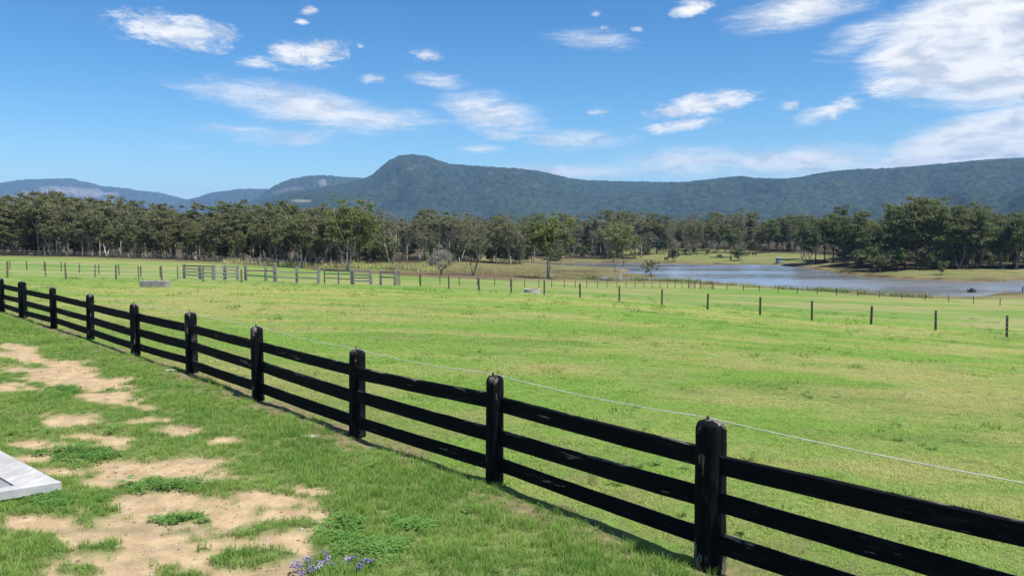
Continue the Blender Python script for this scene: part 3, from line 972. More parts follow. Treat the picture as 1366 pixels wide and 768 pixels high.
wire_fence('wire_fence', 'brown post and wire fence crossing the pasture towards the timber yards', L1, 1.16, .065, M_brownpost, (1.08, .8, .5, .24), wr=.008)
wire_fence('wire_fence', 'wire fence of grey round posts curving down the pasture before the lake', L1R, 1.14, .068, M_brownpost, (1.06, .82, .56, .3), wr=.008)
wire_fence('wire_fence', 'thin wire fence line just behind the brown post fence', L1M, 1.1, .05, M_brownpost, (1.02, .6, .3), wr=.007)
wire_fence('wire_fence', 'wire fence slanting across the pasture nearest the dense wood', L2, 1.1, .065, M_brownpost, (1.0, .7, .4), wr=.009)
wire_fence('lakeside_fence', 'low wire fence of close thin posts running to the lake gates', L3, 1.05, .05, M_brownpost, (.95, .5), wr=.007)
wire_fence('lakeside_fence', 'sparse low wire fence between pasture and lake shore', L3B, 1.02, .055, M_brownpost, (.95, .5), wr=.007)


def woods_fence():
    pts = [(-30, 341.8, 158), (0, 342.5, 156), (60, 344.5, 153), (110, 346, 150), (145, 347, 147), (190, 348.5, 143), (240, 350, 140), (290, 352, 136), (340, 354.5, 132), (370, 356.5, 129), (400, 358.5, 127)]
    wire_fence('wire_fence', 'faint post and wire fence along the edge of the dense wood', pts, 1.15, .07, M_grey, (1.05, .7, .35), wr=.010)


woods_fence()


# ------------------------------------------------------------------ timber stockyards and gates
def plank(A, B, hgt, thick, mat, parent, base, name='rail'):
    d = B - A
    mb = MB()
    mb.box((d.length / 2, 0, 0), (d.length, thick, hgt))
    o = mb.build(name, mat, parent)
    o.rotation_euler = d.to_track_quat('X', 'Z').to_euler()
    o.location = A - base
    return o


def rail_run(name, label, pts, H, hs, mat=M_grey, pw=.17, rh=.13, cat='fence', group=None, prail=None):
    P = []
    for (u, v, D) in pts:
        q = at(u, v, D)
        P.append(Vector((q[0], q[1], ground_z(q[0], q[1]))))
    root = thing(name, label, cat, P[0], 0, group)
    for i, p in enumerate(P):
        mb = MB()
        hh = H * random.uniform(.96, 1.08)
        mb.box((0, 0, hh / 2 - .15), (pw * random.uniform(.85, 1.15), pw, hh + .3))
        o = mb.build('post', mat, root, bevel=.012, loc=p - P[0])
        o.rotation_euler = (random.uniform(-.03, .03), random.uniform(-.03, .03), random.uniform(-.2, .2))
    for a, b in zip(P[:-1], P[1:]):
        for h in hs:
            off = Vector((0, -pw * .5 - .022, 0))
            plank(a + off + Vector((0, 0, h + random.uniform(-.03, .03))), b + off + Vector((0, 0, h + random.uniform(-.03, .03))), rh, .04, mat, root, P[0])
    return root


rail_run('stockyard_fence', 'weathered grey timber stockyard panel of close rails behind the brown wire posts', [(246, 373.5, 75), (267, 374, 74), (285, 374.5, 73.5), (300, 374.5, 74), (317, 375, 74)], 1.38, (.35, .66, .97, 1.24), pw=.24)
rail_run('stockyard_fence', 'grey timber yard rails with wide spans joining the stockyard panels', [(328, 375, 76), (355, 376, 75), (367, 377, 73), (396, 378, 73), (425, 379, 72.5)], 1.42, (.5, .98), pw=.24, rh=.12)
rail_run('stockyard_fence', 'pale grey back rail of the yards below the wood', [(334, 354, 132), (345, 354.5, 131), (358, 355.5, 130), (372, 356.5, 129)], 1.4, (.8, 1.2), pw=.2)
rail_run('stockyard_fence', 'dark thin-railed yard section between two grey gate posts', [(433, 378.5, 75), (452, 379, 74), (469, 379.5, 73)], 1.3, (.5, .92, 1.22), pw=.13, rh=.09)
rail_run('stockyard_fence', 'sturdy grey four-rail loading panel standing in the pasture', [(470, 380, 72), (495, 381, 71.5)], 1.42, (.38, .66, .94, 1.28), pw=.26, rh=.14)
rail_run('stockyard_fence', 'grey timber gateway with a single top rail beside the loading panel', [(508, 380.5, 73), (527, 381.5, 72)], 1.36, (.75, 1.26), pw=.26, rh=.11)
rail_run('stockyard_fence', 'narrow end panel of stacked rails at the tip of the yards', [(529, 381, 73.5), (533.5, 381, 72.5)], 1.34, (.2, .42, .64, .86, 1.08, 1.28), pw=.1, rh=.09)


def gate(name, label, pts, H):
    P = []
    for (u, v, D) in pts:
        q = at(u, v, D)
        P.append(Vector((q[0], q[1], ground_z(q[0], q[1]))))
    root = thing(name, label, 'gate', P[0], 0, None)
    A, B = P
    for p in P:
        mb = MB()
        mb.box((0, 0, H / 2), (.12, .12, H + .2))
        mb.build('post', M_brownpost, root, loc=p - A)
    for h in (.2, .42, .64, .86, 1.02):
        mb = MB()
        mb.tube([Vector((0, 0, h)), B - A + Vector((0, 0, h))], .03, 6)
        mb.build('rail', M_brownpost, root)
    mb = MB()
    mb.tube([Vector((0, 0, .2)), (B - A) * 0.5 + Vector((0, 0, 1.02))], .025, 6)
    mb.build('brace', M_brownpost, root)


gate('field_gate', 'small railed gate at the end of the close thin posts by the lake', [(918.6, 384.6, 131), (927, 385, 131)], 1.15)
gate('field_gate', 'wider railed gate between the two lakeside fences', [(934, 385.3, 130.5), (950, 386, 129.6)], 1.15)


# ------------------------------------------------------------------ troughs, slab, shed, raft, buildings
def trough():
    q = at(207, 383, 47.5)
    z = ground_z(q[0], q[1])
    root = thing('water_trough', 'grey rectangular concrete water trough on the pasture behind the black fence', 'trough', (q[0], q[1], z), -0.10)
    L, W, H, w = 1.62, .7, .42, .09
    mb = MB()
    out = [(-L / 2, -W / 2), (L / 2, -W / 2), (L / 2, W / 2), (-L / 2, W / 2)]
    inn = [(-L / 2 + w, -W / 2 + w), (L / 2 - w, -W / 2 + w), (L / 2 - w, W / 2 - w), (-L / 2 + w, W / 2 - w)]
    mb.loft([[(x * .96, y * .92, -.08) for x, y in out], [(x, y, H) for x, y in out], [(x, y, H) for x, y in inn], [(x * .95, y * .9, .1) for x, y in inn]])
    mb.build('basin', M_concrete, root, bevel=.012)
    mb = MB()
    mb.box((0, 0, H - .1), (L - 2 * w - .01, W - 2 * w - .01, .01))
    mb.build('water', mat_plain('trough_water', (.03, .035, .03), .08, .1), root)
    q = at(710, 387, 68)
    z = ground_z(q[0], q[1])
    root = thing('water_trough', 'low round pale concrete trough beside the wire fence before the lake', 'trough', (q[0], q[1], z))
    mb = MB()
    ring = lambda r, h: [(r * math.cos(t), r * math.sin(t), h) for t in np.linspace(0, 2 * math.pi, 28, endpoint=False)]
    mb.loft([ring(.72, -.1), ring(.70, .34), ring(.60, .34), ring(.57, .1)])
    mb.build('basin', mat_plain('pale_concrete', (.32, .315, .30), .9, .2), root)
    mb = MB()
    mb.loft([ring(.585, .24), ring(.585, .25)])
    mb.build('water', bpy.data.materials['trough_water'], root)


trough()


def slab():
    m, N, out = new_mat('white_boards')
    co = N.n('ShaderNodeTexCoord').outputs['Object']
    n = N.noise(N.scaled(co, (9, 2, 9)), 1.0, 6, .65)
    g = N.noise(co, 2.2, 5, .6)
    c = N.mix(N.ramp(n, .35, .7), (.33, .33, .335), (.45, .445, .44))
    c = N.mix(N.math('MULTIPLY', N.ramp(g, .45, .7), .6), c, (.25, .24, .225))
    bsdf(N, out, c, .75, .2, n, .25, .006)
    A = on_z(82, 643, 0.11)                        # near corner, top face
    B = on_z(0, 600, 0.11)                         # along the far edge
    C = on_z(0, 656, 0.11)                         # along the near edge
    A, B, C = Vector(A), Vector(B), Vector(C)
    e1 = (B - A).normalized()
    e2 = (C - A).normalized()
    L1_, L2_ = 3.2, 2.4
    root = thing('white_panel', 'white-painted timber frame with grey inset lying on the weedy grass', 'panel', (A.x, A.y, 0))
    o0 = Vector((A.x, A.y, 0))

    def strip(s0, s1, t0, t1, h0, h1, name, mat):
        mb = MB()
        q = [A + e1 * s + e2 * t - o0 for (s, t) in ((s0, t0), (s1, t0), (s1, t1), (s0, t1))]
        lo = [Vector((p.x, p.y, h0)) for p in q]
        hi = [Vector((p.x, p.y, h1)) for p in q]
        cr = (q[1] - q[0]).cross(q[3] - q[0]).z
        if cr < 0:
            lo, hi = lo[::-1], hi[::-1]
        mb.loft([lo, hi])
        mb.build(name, mat, root, bevel=.002)
    w = .36
    strip(0.10, L1_, 0.0, w, .03, .108, 'board', m)
    strip(0.0, .098, 0, L2_, .025, .114, 'edge_rail', m)
    grey = mat_plain('grey_inset', (.20, .205, .22), .6, .12, 5)
    strip(.18, L1_, w + .006, L2_, .025, .092, 'inset', grey)
    strip(.101, .176, w, L2_, .03, .1085, 'board', m)


slab()


def pump_shed():
    q = on_z(1041, 353, WATER)
    x, y = q[0], q[1] + 1.0
    z = max(ground_z(x, y), WATER + .1)
    root = thing('pump_shed', 'small pale teal pump shed on the far lake bank', 'shed', (x, y, z - .1), 0.12)
    teal = mat_plain('teal_sheeting', (.12, .25, .25), .5, .12)
    white = mat_plain('shed_roof_paint', (.30, .36, .36), .5, .08)
    dark = mat_plain('shed_leg_dark', (.03, .035, .035), .8)  # plain dark colour of the shed legs
    mb = MB()
    mb.box((0, 0, 1.05), (2.0, 1.6, 1.7))
    mb.build('wall', teal, root, bevel=.02)
    mb = MB()
    mb.box((0, 0, 2.0), (2.5, 2.1, .16), Matrix.Rotation(.06, 3, 'X'))
    mb.build('roof', white, root)
    mb = MB()
    mb.box((.35, -.815, .95), (.8, .04, 1.4))
    mb.build('door', white, root)
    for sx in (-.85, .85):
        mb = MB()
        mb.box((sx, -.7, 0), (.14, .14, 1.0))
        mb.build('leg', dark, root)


pump_shed()


def raft():
    q = on_z(1296, 389.5, WATER)
    root = thing('pump_raft', 'dark pump float out on the lake', 'raft', (q[0], q[1], WATER), .3)
    dark = mat_plain('raft_black', (.025, .022, .02), .7)
    for sy in (-.32, .32):
        mb = MB()
        mb.tube([(-.62, sy, .06), (-.5, sy, .1), (.5, sy, .1), (.62, sy, .06)], [.1, .17, .17, .1], 10)
        mb.build('float', dark, root, True)
    mb = MB()
    mb.box((0, 0, .30), (1.15, .95, .06))
    mb.build('deck', dark, root)
    mb = MB()
    mb.box((.05, 0, .52), (.6, .5, .38))
    mb.build('pump', mat_plain('pump_brown', (.06, .045, .035), .6), root, bevel=.05)
    for (sx, sy) in ((-.5, -.4), (.5, -.4), (.5, .4), (-.5, .4)):
        mb = MB()
        mb.tube([(sx, sy, .3), (sx, sy, .85)], .035, 6)
        mb.build('stake', dark, root)
    q = on_z(1364, 389, WATER)
    p = thing('mooring_post', 'dark leaning mooring post standing in the lake shallows', 'post', (q[0], q[1], WATER - .6))
    mb = MB()
    mb.tube([(0, 0, 0), (.03, 0, 1.1), (.05, 0, 1.5)], [.11, .1, .08], 9)
    mb.build('stem', dark, p)
    mb = MB()
    mb.box((.05, 0, 1.35), (.34, .16, .1))
    mb.build('cross_piece', dark, p)


raft()


def building(label, u, v, D, W, Dp, H, rise, wallc, roofc, rz, hip=False):
    q = at(u, v, D)
    z = ground_z(q[0], q[1])
    root = thing('farm_building', label, 'building', (q[0], q[1], z), rz)
    wall = mat_plain('wall_' + label[:5], wallc, .8, .08)
    roof = mat_plain('roof_' + label[:5], roofc, .35, .08, 3, .5)
    glass = mat_plain('pane_' + label[:5], (.03, .04, .05), .1, .1)
    mb = MB()
    mb.box((0, 0, H / 2 - .1), (W, Dp, H + .2))
    mb.build('wall', wall, root)
    mb = MB()
    e = .45
    mb.v = [(-W / 2 - e, -Dp / 2 - e, H), (W / 2 + e, -Dp / 2 - e, H), (W / 2 + e, Dp / 2 + e, H), (-W / 2 - e, Dp / 2 + e, H), (-W / 2 - e, 0, H + rise), (W / 2 + e, 0, H + rise)]
    mb.f = [(0, 1, 5, 4), (2, 3, 4, 5), (1, 2, 5), (3, 0, 4), (3, 2, 1, 0)]
    mb.build('roof', roof, root)
    for k in (-.32, 0.05, .34):
        mb = MB()
        mb.box((k * W, -Dp / 2 - .02, H * .55), (W * .13, .06, H * .36))
        mb.build('window', glass, root)
    mb = MB()
    mb.box((-.14 * W, -Dp / 2 - .02, H * .4), (1.0, .05, H * .8))
    mb.build('door', glass, root)


building('long low cream farmhouse glimpsed between the trees across the lake', 874, 330, 420, 12, 7, 2.4, 1.0, (.22, .21, .17), (.13, .13, .125), .12)
building('white-roofed hay shed behind the farmhouse among the far trees', 872, 325, 500, 5, 5, 3.4, 1.3, (.18, .19, .2), (.2, .21, .22), -.1)


# ------------------------------------------------------------------ trees
def leaf_quads(centres, radii, per, size, r, up=0.35, hang=0.0):
    """leaf clumps: small quads facing out of each clump, spread through its volume"""
    V, Fc, LV, CV = [], [], [], []
    b = 0
    for c, (rx, ry, rz) in zip(centres, radii):
        n = max(8, int(per * r.uniform(.8, 1.2)))
        d = r.normal(size=(n, 3))
        d /= np.linalg.norm(d, axis=1)[:, None]
        d[:, 2] = np.where(d[:, 2] < -.35, -d[:, 2] * .6, d[:, 2])
        rad = np.clip(np.abs(r.normal(size=n)) * .52 + .12, 0, 1.45)
        p = np.asarray(c) + d * rad[:, None] * np.array([rx, ry, rz])
        nrm = d * .8 + r.normal(size=(n, 3)) * .75 + np.array([0, 0, up])
        nrm /= np.linalg.norm(nrm, axis=1)[:, None]
        a = np.cross(nrm, r.normal(size=(n, 3)))
        a /= np.linalg.norm(a, axis=1)[:, None]
        if hang:
            a = a * (1 - hang) + np.array([0, 0, -1.0]) * hang
        bb = np.cross(nrm, a)
        s = size * r.uniform(.6, 1.35, n)
        a = a * s[:, None]
        bb = bb * (s * .42)[:, None]
        q = np.stack([p - a, p - bb * .9, p + a, p + bb], 1)
        V.append(q.reshape(-1, 3))
        Fc.append(np.arange(b, b + 4 * n).reshape(-1, 4))
        b += 4 * n
        LV.append(np.repeat(r.uniform(0, 1, n), 4))
        CV.append(np.full(4 * n, r.uniform(0, 1)))
    return np.concatenate(V), np.concatenate(Fc), np.concatenate(LV), np.concatenate(CV)


def make_tree(seed, H, W, clear=.42, limbs=5, per=70, leaf=.30, clumps=26, flat=.62, lean=0.0, trunk_r=.2, spread=.55, hang=0.0, dense=1.0, fork=1, leafmat=None, barkmat=None, jag=.5, low=.3, fill=.35):
    """a gum: tapered trunk, ascending limbs that end in leaf clumps"""
    r = np.random.default_rng(seed)
    mb = MB()
    stems = []
    nb = fork
    for s in range(nb):
        a = r.uniform(0, 6.28)
        off = 0.0 if nb == 1 else r.uniform(.06, .16) * H
        pts, rad = [], []
        hh = H * clear * r.uniform(.95, 1.15)
        for k in range(6):
            t = k / 5
            pts.append((math.cos(a) * off * t ** .8 + lean * t * H * .3 + r.normal() * .04 * t, math.sin(a) * off * t ** .8 + r.normal() * .04 * t, -.3 * (k == 0) + hh * t))
            rad.append(trunk_r * (1.25 if k == 0 else 1 - .35 * t) / (1 if nb == 1 else 1.35))
        mb.tube(pts, rad, 8)
        stems.append((np.array(pts[-1]), rad[-1]))
    ends = []
    nl = limbs
    for k in range(nl):
        base, br = stems[k % len(stems)]
        a = 6.283 * k / nl + r.uniform(-.5, .5)
        out = W * .5 * r.uniform(.35, 1.0) * spread * 1.5
        top = H * r.uniform(.68, .94)
        if k == 0:
            out *= .3
            top = H * .95
        start = base * np.array([1, 1, r.uniform(.72, 1.0)])
        tip = np.array([base[0] + math.cos(a) * out, base[1] + math.sin(a) * out, top])
        mid = start * .5 + tip * .5 + np.array([math.cos(a) * out * .18, math.sin(a) * out * .18, -H * .02]) + r.normal(size=3) * .15
        mb.tube([start, (start + mid) / 2 + r.normal(size=3) * .06, mid, (mid + tip) / 2 + r.normal(size=3) * .1, tip], [br * .62, br * .5, br * .4, br * .26, br * .1], 6)
        ends.append((mid, tip))
        for _ in range(2):                       # side branches
            q = mid * r.uniform(.3, .7) + tip * .5
            q = mid + (tip - mid) * r.uniform(0, .7)
            e = q + np.array([r.normal() * W * .16, r.normal() * W * .16, H * r.uniform(.02, .14)])
            mb.tube([q, (q + e) / 2 + r.normal(size=3) * .08, e], [br * .24, br * .16, br * .06], 5)
            ends.append((q, e))
    trunk = mb.mesh('trunk', barkmat, smooth=True)
    C, R = [], []
    for i in range(clumps):
        m, t = ends[i % len(ends)]
        f = r.uniform(low, 1.1)
        c = m + (t - m) * f + r.normal(size=3) * np.array([W * .085, W * .085, H * .03]) * (1 + jag)
        if r.random() < fill:                    # the body of the crown, not only the branch ends
            d3 = r.normal(size=3)
            d3 *= r.random() ** .4 / np.linalg.norm(d3)
            cc = np.mean([t_ for _, t_ in ends], axis=0)
            c = np.array([cc[0], cc[1], H * (1 + clear) * .5]) + d3 * np.array([W * .46, W * .46, H * (1 - clear) * .46])
        # stay within the crown
        lim = W * .5
        d = math.hypot(c[0], c[1])
        if d > lim:
            c[:2] *= lim / d
        c[2] = min(c[2], H * (1 - .10 * r.uniform(0, 1)))
        c[2] = max(c[2], H * clear * r.uniform(.75, 1.1))
        q = W * .5 * r.uniform(.20, .38) * dense
        C.append(c)
        R.append((q, q, q * flat))
    v, f, lv, cv = leaf_quads(C, R, per, leaf, r, hang=hang)
    crown = mesh_np('crown', v, f, False, {'leaf': lv, 'clump': cv}, leafmat)
    return trunk, crown


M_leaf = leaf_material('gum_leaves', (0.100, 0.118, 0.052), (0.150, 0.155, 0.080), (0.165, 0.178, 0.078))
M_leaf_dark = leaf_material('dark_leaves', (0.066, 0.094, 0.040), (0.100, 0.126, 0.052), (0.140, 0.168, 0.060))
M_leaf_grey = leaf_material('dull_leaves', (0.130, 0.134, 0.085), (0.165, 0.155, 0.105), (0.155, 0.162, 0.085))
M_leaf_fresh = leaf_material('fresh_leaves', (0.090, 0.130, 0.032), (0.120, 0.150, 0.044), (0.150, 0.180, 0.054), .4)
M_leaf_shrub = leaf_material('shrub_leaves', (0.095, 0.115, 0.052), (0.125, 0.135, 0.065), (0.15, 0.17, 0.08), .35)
M_twig = leaf_material('grey_twigs', (0.22, 0.21, 0.21), (0.26, 0.25, 0.24), (0.30, 0.29, 0.28), .1)
M_bark_pale = bark_material('pale_bark', (0.20, 0.18, 0.16), (0.44, 0.41, 0.375))
M_bark_grey = bark_material('grey_bark', (0.10, 0.09, 0.078), (0.28, 0.255, 0.225))
M_bark_dark = bark_material('dark_bark', (0.035, 0.030, 0.025), (0.10, 0.085, 0.070))

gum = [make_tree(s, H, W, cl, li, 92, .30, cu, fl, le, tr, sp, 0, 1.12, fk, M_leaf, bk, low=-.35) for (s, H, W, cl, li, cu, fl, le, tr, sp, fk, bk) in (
    (11, 14, 7.0, .30, 8, 50, .66, .0, .20, .58, 1, M_bark_grey), (12, 15, 6.2, .34, 7, 46, .7, .05, .18, .52, 1, M_bark_pale), (13, 13, 7.6, .28, 9, 52, .62, -.05, .22, .6, 2, M_bark_grey),
    (14, 16, 6.6, .36, 8, 48, .7, .02, .2, .48, 1, M_bark_dark), (15, 14, 7.8, .30, 9, 54, .6, .06, .2, .62, 2, M_bark_pale))]
darkgum = [make_tree(s, H, W, cl, li, 96, .31, cu, fl, le, tr, sp, 0, 1.2, fk, M_leaf_dark, bk, low=-.5) for (s, H, W, cl, li, cu, fl, le, tr, sp, fk, bk) in (
    (21, 15, 7.6, .24, 8, 56, .75, .0, .2, .58, 1, M_bark_dark), (22, 16, 7.0, .26, 8, 56, .8, .03, .2, .52, 2, M_bark_grey), (23, 14, 8.0, .22, 9, 58, .72, -.04, .2, .62, 2, M_bark_pale))]
dullgum = [make_tree(s, H, W, cl, li, 70, .29, cu, fl, le, tr, sp, .25, 1.1, fk, M_leaf_grey, bk, low=-.3) for (s, H, W, cl, li, cu, fl, le, tr, sp, fk, bk) in (
    (31, 14, 7.0, .32, 8, 44, .8, .0, .16, .58, 2, M_bark_pale), (32, 13, 6.5, .30, 8, 42, .8, .03, .15, .58, 1, M_bark_grey), (33, 15, 7.5, .34, 8, 44, .75, -.04, .17, .6, 2, M_bark_pale))]
under = [make_tree(s, 6.5, 5.5, .15, 7, 60, .32, 30, .85, 0, .08, .7, 0, 1.3, 3, M_leaf_dark, M_bark_dark, low=-.8) for s in (41, 42)]
TRUNKS = {21: 'with dark trunk ', 22: 'with forked grey trunk ', 23: 'with forked pale trunk ', 31: 'with forked pale trunk ', 32: 'with one grey trunk ', 33: 'with tall forked pale trunk '}
LOOKS = ['with one grey trunk ', 'with one pale trunk ', 'with forked grey trunk ', 'with tall dark trunk ', 'with forked pale trunk ']


def put_tree(name, label, cat, meshes, x, y, s=1.0, rz=0.0, group=None, sxy=None):
    z = ground_z(x, y)
    root = thing(name, label, cat, (x, y, z), rz, group)
    sxy = sxy or s
    root.scale = (sxy, sxy, s)
    obj('trunk', meshes[0], root)
    obj('crown', meshes[1], root)
    return root


tr_rng = np.random.default_rng(99)


def wood(u0, u1, D0, D1, n, protos, hpx, label, group, name='gum_tree', jitter=1.0, front=None, smin=.75, smax=1.25):
    """fills a stretch of wood: rows from the front edge back, spaced so that crowns just meet"""
    k = 0
    best = []
    tries = 0
    while k < n and tries < n * 40:
        tries += 1
        D = D0 + (D1 - D0) * tr_rng.random() ** 1.7
        u = u0 + (u1 - u0) * tr_rng.random()
        if front is not None:
            D += np.interp(u, front[0], front[1])
        x = (u - U0) / F * D
        md = 2.7
        if any((x - a) ** 2 + (D - b) ** 2 < md * md for a, b in PLACED):
            continue
        sdl = poly_sd(np.array([x]), np.array([D]), LAKE)[0]
        if sdl < 5:
            continue
        PLACED.append((x, D))
        pr = protos[int(tr_rng.integers(len(protos)))]
        z = ground_z(x, D)
        target_v = np.interp(u, hpx[0], hpx[1]) + tr_rng.uniform(-8, 24) * jitter
        Hm = (HORIZON - target_v) / F * D + CZ - z       # height that reaches the canopy line there
        h0 = max(v.co.z for v in pr[1].vertices) if pr[1].name not in HC else HC[pr[1].name]
        HC[pr[1].name] = h0
        s = float(np.clip(Hm / h0, smin * .55, smax * 1.3))
        extra = {id(a): b for a, b in zip(darkgum + dullgum, TRUNKS.values())}.get(id(pr))
        if extra:
            for w_ in ('gum tree ', 'gum ', 'tree '):
                if w_ in label:
                    label_ = label.replace(w_, w_ + extra, 1)
                    break
            else:
                label_ = label
        else:
            label_ = label
        lab = label_ if extra else label.replace('gum tree ', 'gum ' + LOOKS[gum.index(pr)], 1) if pr in gum and 'gum tree ' in label else label
        put_tree(name, lab, 'tree', pr, x, D, s, tr_rng.uniform(0, 6.28), group, s * tr_rng.uniform(.88, 1.1))
        k += 1


HC, PLACED = {}, []

# single trees that stand out
tall = make_tree(51, 13.6, 11.0, .26, 10, 100, .27, 96, .7, 0, .30, .62, 0, 1.0, 2, M_leaf_fresh, M_bark_pale, low=-.5, fill=.6)
q = at(462, 361.5, 126)
put_tree('gum_tree', 'tall full-crowned dark green gum with white trunk behind the loading panel', 'tree', tall, q[0], q[1], .86, .4)
PLACED.append((q[0], q[1]))
t2 = make_tree(52, 12.4, 9.4, .30, 9, 95, .26, 74, .7, .02, .24, .62, 0, 1.0, 2, M_leaf_fresh, M_bark_pale, low=-.35)
q = at(731, 372, 146)
put_tree('gum_tree', 'spreading green gum with forked white trunk on the marsh edge by the lake', 'tree', t2, q[0], q[1], 1.0, 1.2)
PLACED.append((q[0], q[1]))
M_leaf_light = leaf_material('light_olive_leaves', (.150, .170, .070), (.165, .185, .080), (.19, .21, .09), .4)
t3 = make_tree(53, 12.4, 7.4, .36, 8, 90, .25, 60, .8, .02, .15, .6, .2, 1.0, 2, M_leaf_light, M_bark_pale, low=-.2, fill=.55)
q = at(826, 376, 160)
put_tree('gum_tree', 'slender olive gum with thin pale trunk at the lake edge', 'tree', t3, q[0], q[1], 1.0, 2.2)
t4 = make_tree(54, 4.8, 4.2, .22, 8, 44, .22, 30, .9, .0, .07, .7, .6, .8, 1, M_leaf_fresh, M_bark_dark, low=-.5, fill=.45)
q = at(868, 375, 171)
put_tree('sapling', 'small drooping sapling at the lake edge beside the slender gum', 'sapling', t4, q[0], q[1], 1.0, .6)
t5 = make_tree(55, 12.5, 9.0, .34, 9, 48, .25, 56, .7, .0, .18, .66, .2, .8, 3, M_leaf_grey, M_bark_grey)
q = at(631, 368, 133)
put_tree('gum_tree', 'thin-leaved grey gum with many bare upright limbs on the dry marsh', 'tree', t5, q[0], q[1], .80, .2)
PLACED.append((q[0], q[1]))
t6 = make_tree(56, 10.0, 8.0, .28, 7, 80, .26, 50, .65, .10, .2, .7, 0, .95, 2, M_leaf, M_bark_pale)
q = at(401, 359.5, 131)
put_tree('gum_tree', 'gum with a pale leaning fork at the edge of the dense wood', 'tree', t6, q[0], q[1], .98, .3)
PLACED.append((q[0], q[1]))
dead = make_tree(57, 4.6, 5.4, .16, 9, 130, .12, 48, .85, 0, .13, .75, .3, .8, 2, M_twig, M_bark_grey, low=-.6, fill=.6)
q = at(588, 369, 122)
put_tree('grey_bush', 'rounded ash-grey leafless bush at the edge of the dry marsh', 'bush', dead, q[0], q[1], 1.0, .9)
PLACED.append((q[0], q[1]))
bare = make_tree(58, 11, 7, .42, 8, 30, .24, 24, .7, 0, .17, .66, .2, .8, 2, M_leaf_grey, M_bark_pale)
q = at(522, 354, 175)
put_tree('gum_tree', 'sparse gum with white fork standing in tall dry grass', 'tree', bare, q[0], q[1], 1.12, 2.0)
PLACED.append((q[0], q[1]))
rnd_bush = [make_tree(s, 3.6, 3.6, .10, 7, 90, .17, 40, .9, 0, .07, .7, 0, .95, 3, M_leaf_shrub, M_bark_dark, low=-.6, fill=.8) for s in (61, 62)]
for (u, v, D, s, sx, lab, me) in ((1172, 364, 205, 1.42, 1.3, 'round olive bush on the bank below the dark tall trees', 0), (1257, 366.5, 190, .95, .72, 'little fresh green bush alone on the dry bank facing the pump float', 1),
                                  (985, 350.5, 296, 1.6, 1.65, 'dense round green bush on the far shore by the cattle', 0), (898, 349.5, 300, 1.5, 1.5, 'rounded green bush on the far shore beneath the tall gums', 1)):
    q = at(u, v, D)
    put_tree('bush', lab, 'bush', rnd_bush[me], q[0], q[1], s, u * .1, None, sx)
for (u, v, D, h, w, pr, lab) in ((975, 343, 318, 13.5, .9, darkgum[0], 'broad dark green tree shading cattle on the far shore'), (985, 338, 345, 19, .95, dullgum[2], 'tall grey gum with bare white limbs behind the shade tree'),
                                 (1228, 361, 212, 17.8, 1.15, darkgum[1], 'tallest dark gum rising above the thick wood beyond the pump float')):
    q = at(u, v, D)
    h0 = max(vv.co.z for vv in pr[1].vertices)
    put_tree('gum_tree', lab, 'tree', pr, q[0], q[1], h / h0, .5, None, w)
    PLACED.append((q[0], q[1]))
for (u, D, k) in ((862, 408, 0), (880, 404, 1), (890, 412, 0)):
    q = at(u, 330, D)
    put_tree('gum_tree', 'gum standing in front of the far cream farmhouse', 'tree', dullgum[k], q[0], q[1], .8, u, 'gums before the farmhouse')
    PLACED.append((q[0], q[1]))
lit = make_tree(63, 10, 8, .3, 7, 80, .26, 30, .7, 0, .14, .65, 0, .9, 2, leaf_material('painted_backlit_leaves', (.17, .20, .07), (.2, .23, .09), (.24, .26, .11), .45), M_bark_pale)  # backlight through the crown is painted in as a paler leaf colour
for (u, D) in ((1322, 215), (1338, 232)):
    q = at(u, 358, D)
    put_tree('gum_tree', 'pale yellow-green young tree painted as backlit within the dark wood beyond the pump float', 'tree', lit, q[0], q[1], .92, u, 'pale young trees in the wood beyond the pump float')
    PLACED.append((q[0], q[1]))

canopyL = ([-200, 0, 40, 70, 100, 125, 160, 200, 240, 280, 330, 360, 410, 450, 500, 560], [266, 268, 262, 258, 263, 266, 264, 270, 276, 274, 272, 268, 278, 272, 284, 284])
frontL = ([-200, 0, 120, 240, 340, 430, 520, 600], [0, 0, -2, -9, -16, -22, 20, 40])
wood(-130, 480, 162, 232, 190, gum, canopyL, 'olive gum tree in the dense wood behind the timber yards', 'gums of the dense wood behind the yards', front=frontL)
wood(-130, 480, 161, 185, 46, gum + dullgum[:1], ([-200, 200, 600], [296, 300, 304]), 'half-grown olive gum at the edge of the wood behind the yards', 'half-grown gums at the wood edge', 'young_gum_tree', 1.0, front=frontL)
wood(-130, 480, 160, 200, 30, darkgum, ([-200, 600], [274, 282]), 'dark bushy gum mixed into the dense wood behind the yards', 'dark gums of the wood behind the yards', 'dark_gum_tree', front=frontL)
wood(-130, 520, 166, 215, 60, under, ([-200, 600], [308, 316]), 'low dark understorey tree beneath the dense wood behind the yards', 'understorey of the wood behind the yards', 'understorey_tree', 0.6, front=frontL)
canopyM = ([440, 500, 540, 600, 640, 700, 760, 800, 850, 900, 960], [282, 284, 283, 281, 288, 287, 287, 285, 288, 290, 292])
frontM = ([440, 520, 600, 690, 760, 960], [-30, -20, 0, 10, 96, 100])
wood(470, 860, 222, 300, 88, dullgum + gum[:2], canopyM, 'dull grey-green gum in the open wood behind the marsh', 'gums of the wood behind the marsh', 'grey_gum_tree', front=frontM)
wood(480, 800, 226, 280, 54, under, ([440, 960], [316, 320]), 'low dark bush tree under the gums behind the marsh', 'understorey behind the marsh', 'understorey_tree', .5, front=frontM)
wood(760, 1075, 335, 420, 30, under, ([740, 1100], [318, 322]), 'low dark bush among the gums across the lake', 'understorey across the lake', 'understorey_tree', .5)
